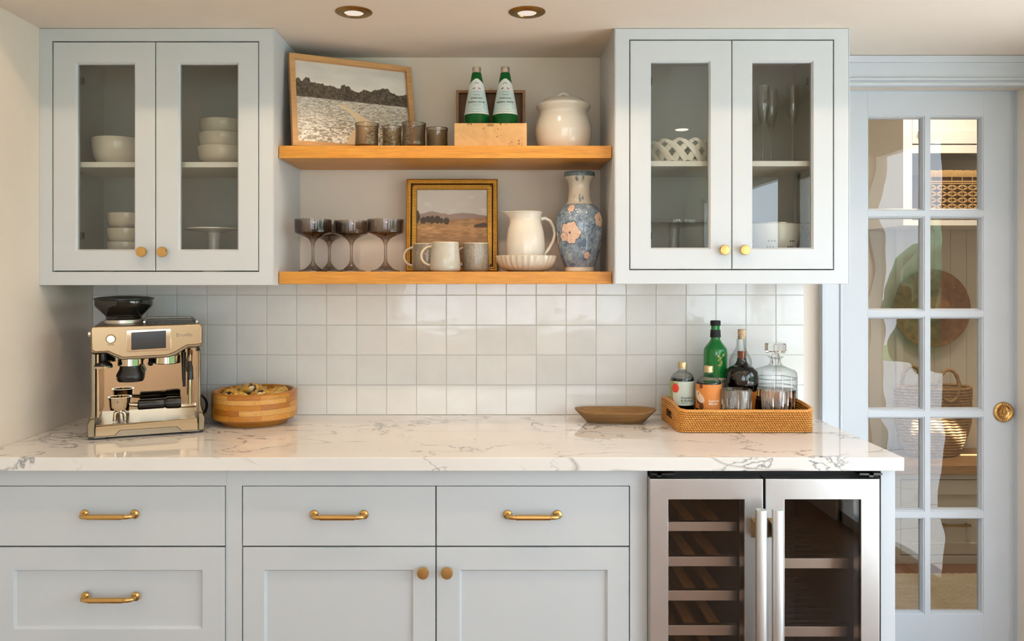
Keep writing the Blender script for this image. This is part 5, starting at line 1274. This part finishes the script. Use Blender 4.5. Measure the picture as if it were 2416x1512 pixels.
obj('body', b, M['clear'], dc, smooth=25, rot=(0, 0, rot_))
gl = MB()
for pz_ in (891, 910, 940):
    q_ = sq(r*.985, zz(pz_), 3.2); gl.tube(q_, .0008, 5, closed=True)
for xx in (-.55, -.1, .38, .8):
    for s_ in (-1,): gl.tube([(r*xx, s_*r*.985*(1-max(0, abs(xx)-.6)*.5), .01), (r*xx, s_*r*.985*(1-max(0, abs(xx)-.6)*.5), zz(884))], .0007, 5)
M['groove'] = plain('cut_groove_glass', 'a9acab', .1, .6, .2, 90)
obj('cut_groove', gl, 'groove', dc, rot=(0, 0, rot_))['kind'] = 'stuff'
M['amber'] = real_glass('amber_spirit', 'c9804a', 1.36)
obj('liquid', MB().rings([sq(r*.90, .008, 3.2), sq(r*.93, .012, 3.2), sq(r*.93, zz(917), 3.2)], True, True, True), 'amber', dc, smooth=30, rot=(0, 0, rot_))
st_ = MB().lathe([(0, zz(858)), (r*.16, zz(858)), (r*.24, zz(843)), (r*.24, zz(840)), (r*.17, zz(838)), (r*.2, zz(834)), (r*.5, zz(832)), (r*.57, zz(829)), (r*.57, zz(812)), (r*.52, zz(809)), (0, zz(809))], 10)
obj('stopper', st_, 'crystal', dc)
# cut crystal tumblers
M['cutline'] = plain('cut_sparkle_lines', 'e8e2da', .08, .75, .2, 200)  # sparkle of the cut lines put in as bright metallic colour
M['groove'] = plain('cut_groove_glass', '9a9d9c', .1, .6, .2, 90)
def cutglass():
    m = thin_glass('cut_glass', (.98,.97,.96), (.6,.58,.56), 2.2, rough=.02, ior=1.6); t_ = m.node_tree
    o_ = next(n for n in t_.nodes if n.type == 'OUTPUT_MATERIAL'); src = o_.inputs[0].links[0].from_socket
    g_ = t_.nodes.new('ShaderNodeBsdfGlass'); g_.inputs['IOR'].default_value = 1.4; g_.inputs['Color'].default_value = (.98, .96, .94, 1); g_.inputs['Roughness'].default_value = .02
    x_ = t_.nodes.new('ShaderNodeMixShader'); x_.inputs[0].default_value = .6; t_.links.new(src, x_.inputs[1]); t_.links.new(g_.outputs[0], x_.inputs[2]); t_.links.new(x_.outputs[0], o_.inputs[0]); return m
M['cutglass'] = cutglass()
def cut(cx, y, pxw, top, label, s_):
    k = y/F; r = pxw/2*k; h = Z(top, y)-TZ
    c = thing('crystal_tumbler', label, 'glass', (X(cx, y), y, TZ), s_, 'cut crystal tumblers on the tray'); n = 64; v = []; prof = [(.85, 0), (.92, .03), (.94, .2), (.95, .35), (.96, .5), (.97, .62), (.985, .7), (1.0, .85), (1.0, 1.0)]
    rgs = [[(0+1e-5*math.cos(2*PI*i/n), 1e-5*math.sin(2*PI*i/n), 0) for i in range(n)]]
    for q, z in prof:
        ring_ = []
        for i in range(n):
            a = 2*PI*i/n; cutd = .085*abs(math.sin(a*8+z*9))*(1 if z < .6 else 0)+.05*abs(math.sin(a*4))*(1 if .05 < z < .8 else 0)
            ring_.append((r*(q-cutd)*math.cos(a), r*(q-cutd)*math.sin(a), z*h))
        rgs.append(ring_)
    for q, z in ((.93, 1.0), (.90, .7), (.86, .35), (.80, .25), (.0001, .23)): rgs.append([(r*q*math.cos(2*PI*i/n), r*q*math.sin(2*PI*i/n), z*h) for i in range(n)])
    obj('body', MB().rings(rgs), 'cutglass', c, smooth=12)
    cp_ = MB(); rad_ = lambda z: r*(.86+.12*z/h)
    for g_ in range(8):
        a0_ = 2*PI*g_/8
        for q in range(-3, 4):
            cp_.tube([(rad_(z)*math.cos(a0_+q*.115*z/h*1.4), rad_(z)*math.sin(a0_+q*.115*z/h*1.4), z) for z in (h*.04, h*.3, h*(.72-.07*abs(q)))], [.0004, .0012, .0003], 5)
        cp_.tube([(rad_(z)*math.cos(a0_+PI/8), rad_(z)*math.sin(a0_+PI/8), z) for z in (h*.3, h*.6, h*.95)], [.0004, .0022, .0006], 6)
    obj('cut_pattern', cp_, 'cutline', c)['kind'] = 'stuff'
cut(1738, 2.471, 71, 918, 'cut crystal tumbler in front of the dark bottle', .2)
cut(1828, 2.475, 62, 919.5, 'cut crystal tumbler in front of the decanter', .7)
# outlet-free: chandelier of small bulbs further back in the kitchen
ch = thing('chandelier', 'small brass ring chandelier with six bulbs in the kitchen', 'lamp', (.55, -.75, 1.75))
obj('stem', MB().tube([(0, 0, 0), (0, 0, .749)], .006, 8), 'brass', ch); obj('ring', MB().tube([(.2*math.cos(2*PI*i/32), .2*math.sin(2*PI*i/32), 0) for i in range(32)], .006, 8, closed=True), 'brass', ch)
obj('crossbar', MB().tube([(-.2, 0, 0), (.2, 0, 0)], .004, 6), 'brass', ch)
M['bulb'] = emis('warm_bulb', (1, .80, .55), 60)
for i in range(6):
    a = 2*PI*i/6; obj('bulb', MB().ell((0, 0, .02), .014, .014, .018, None, 12, 8), 'bulb', ch, loc=(.2*math.cos(a), .2*math.sin(a), .008))
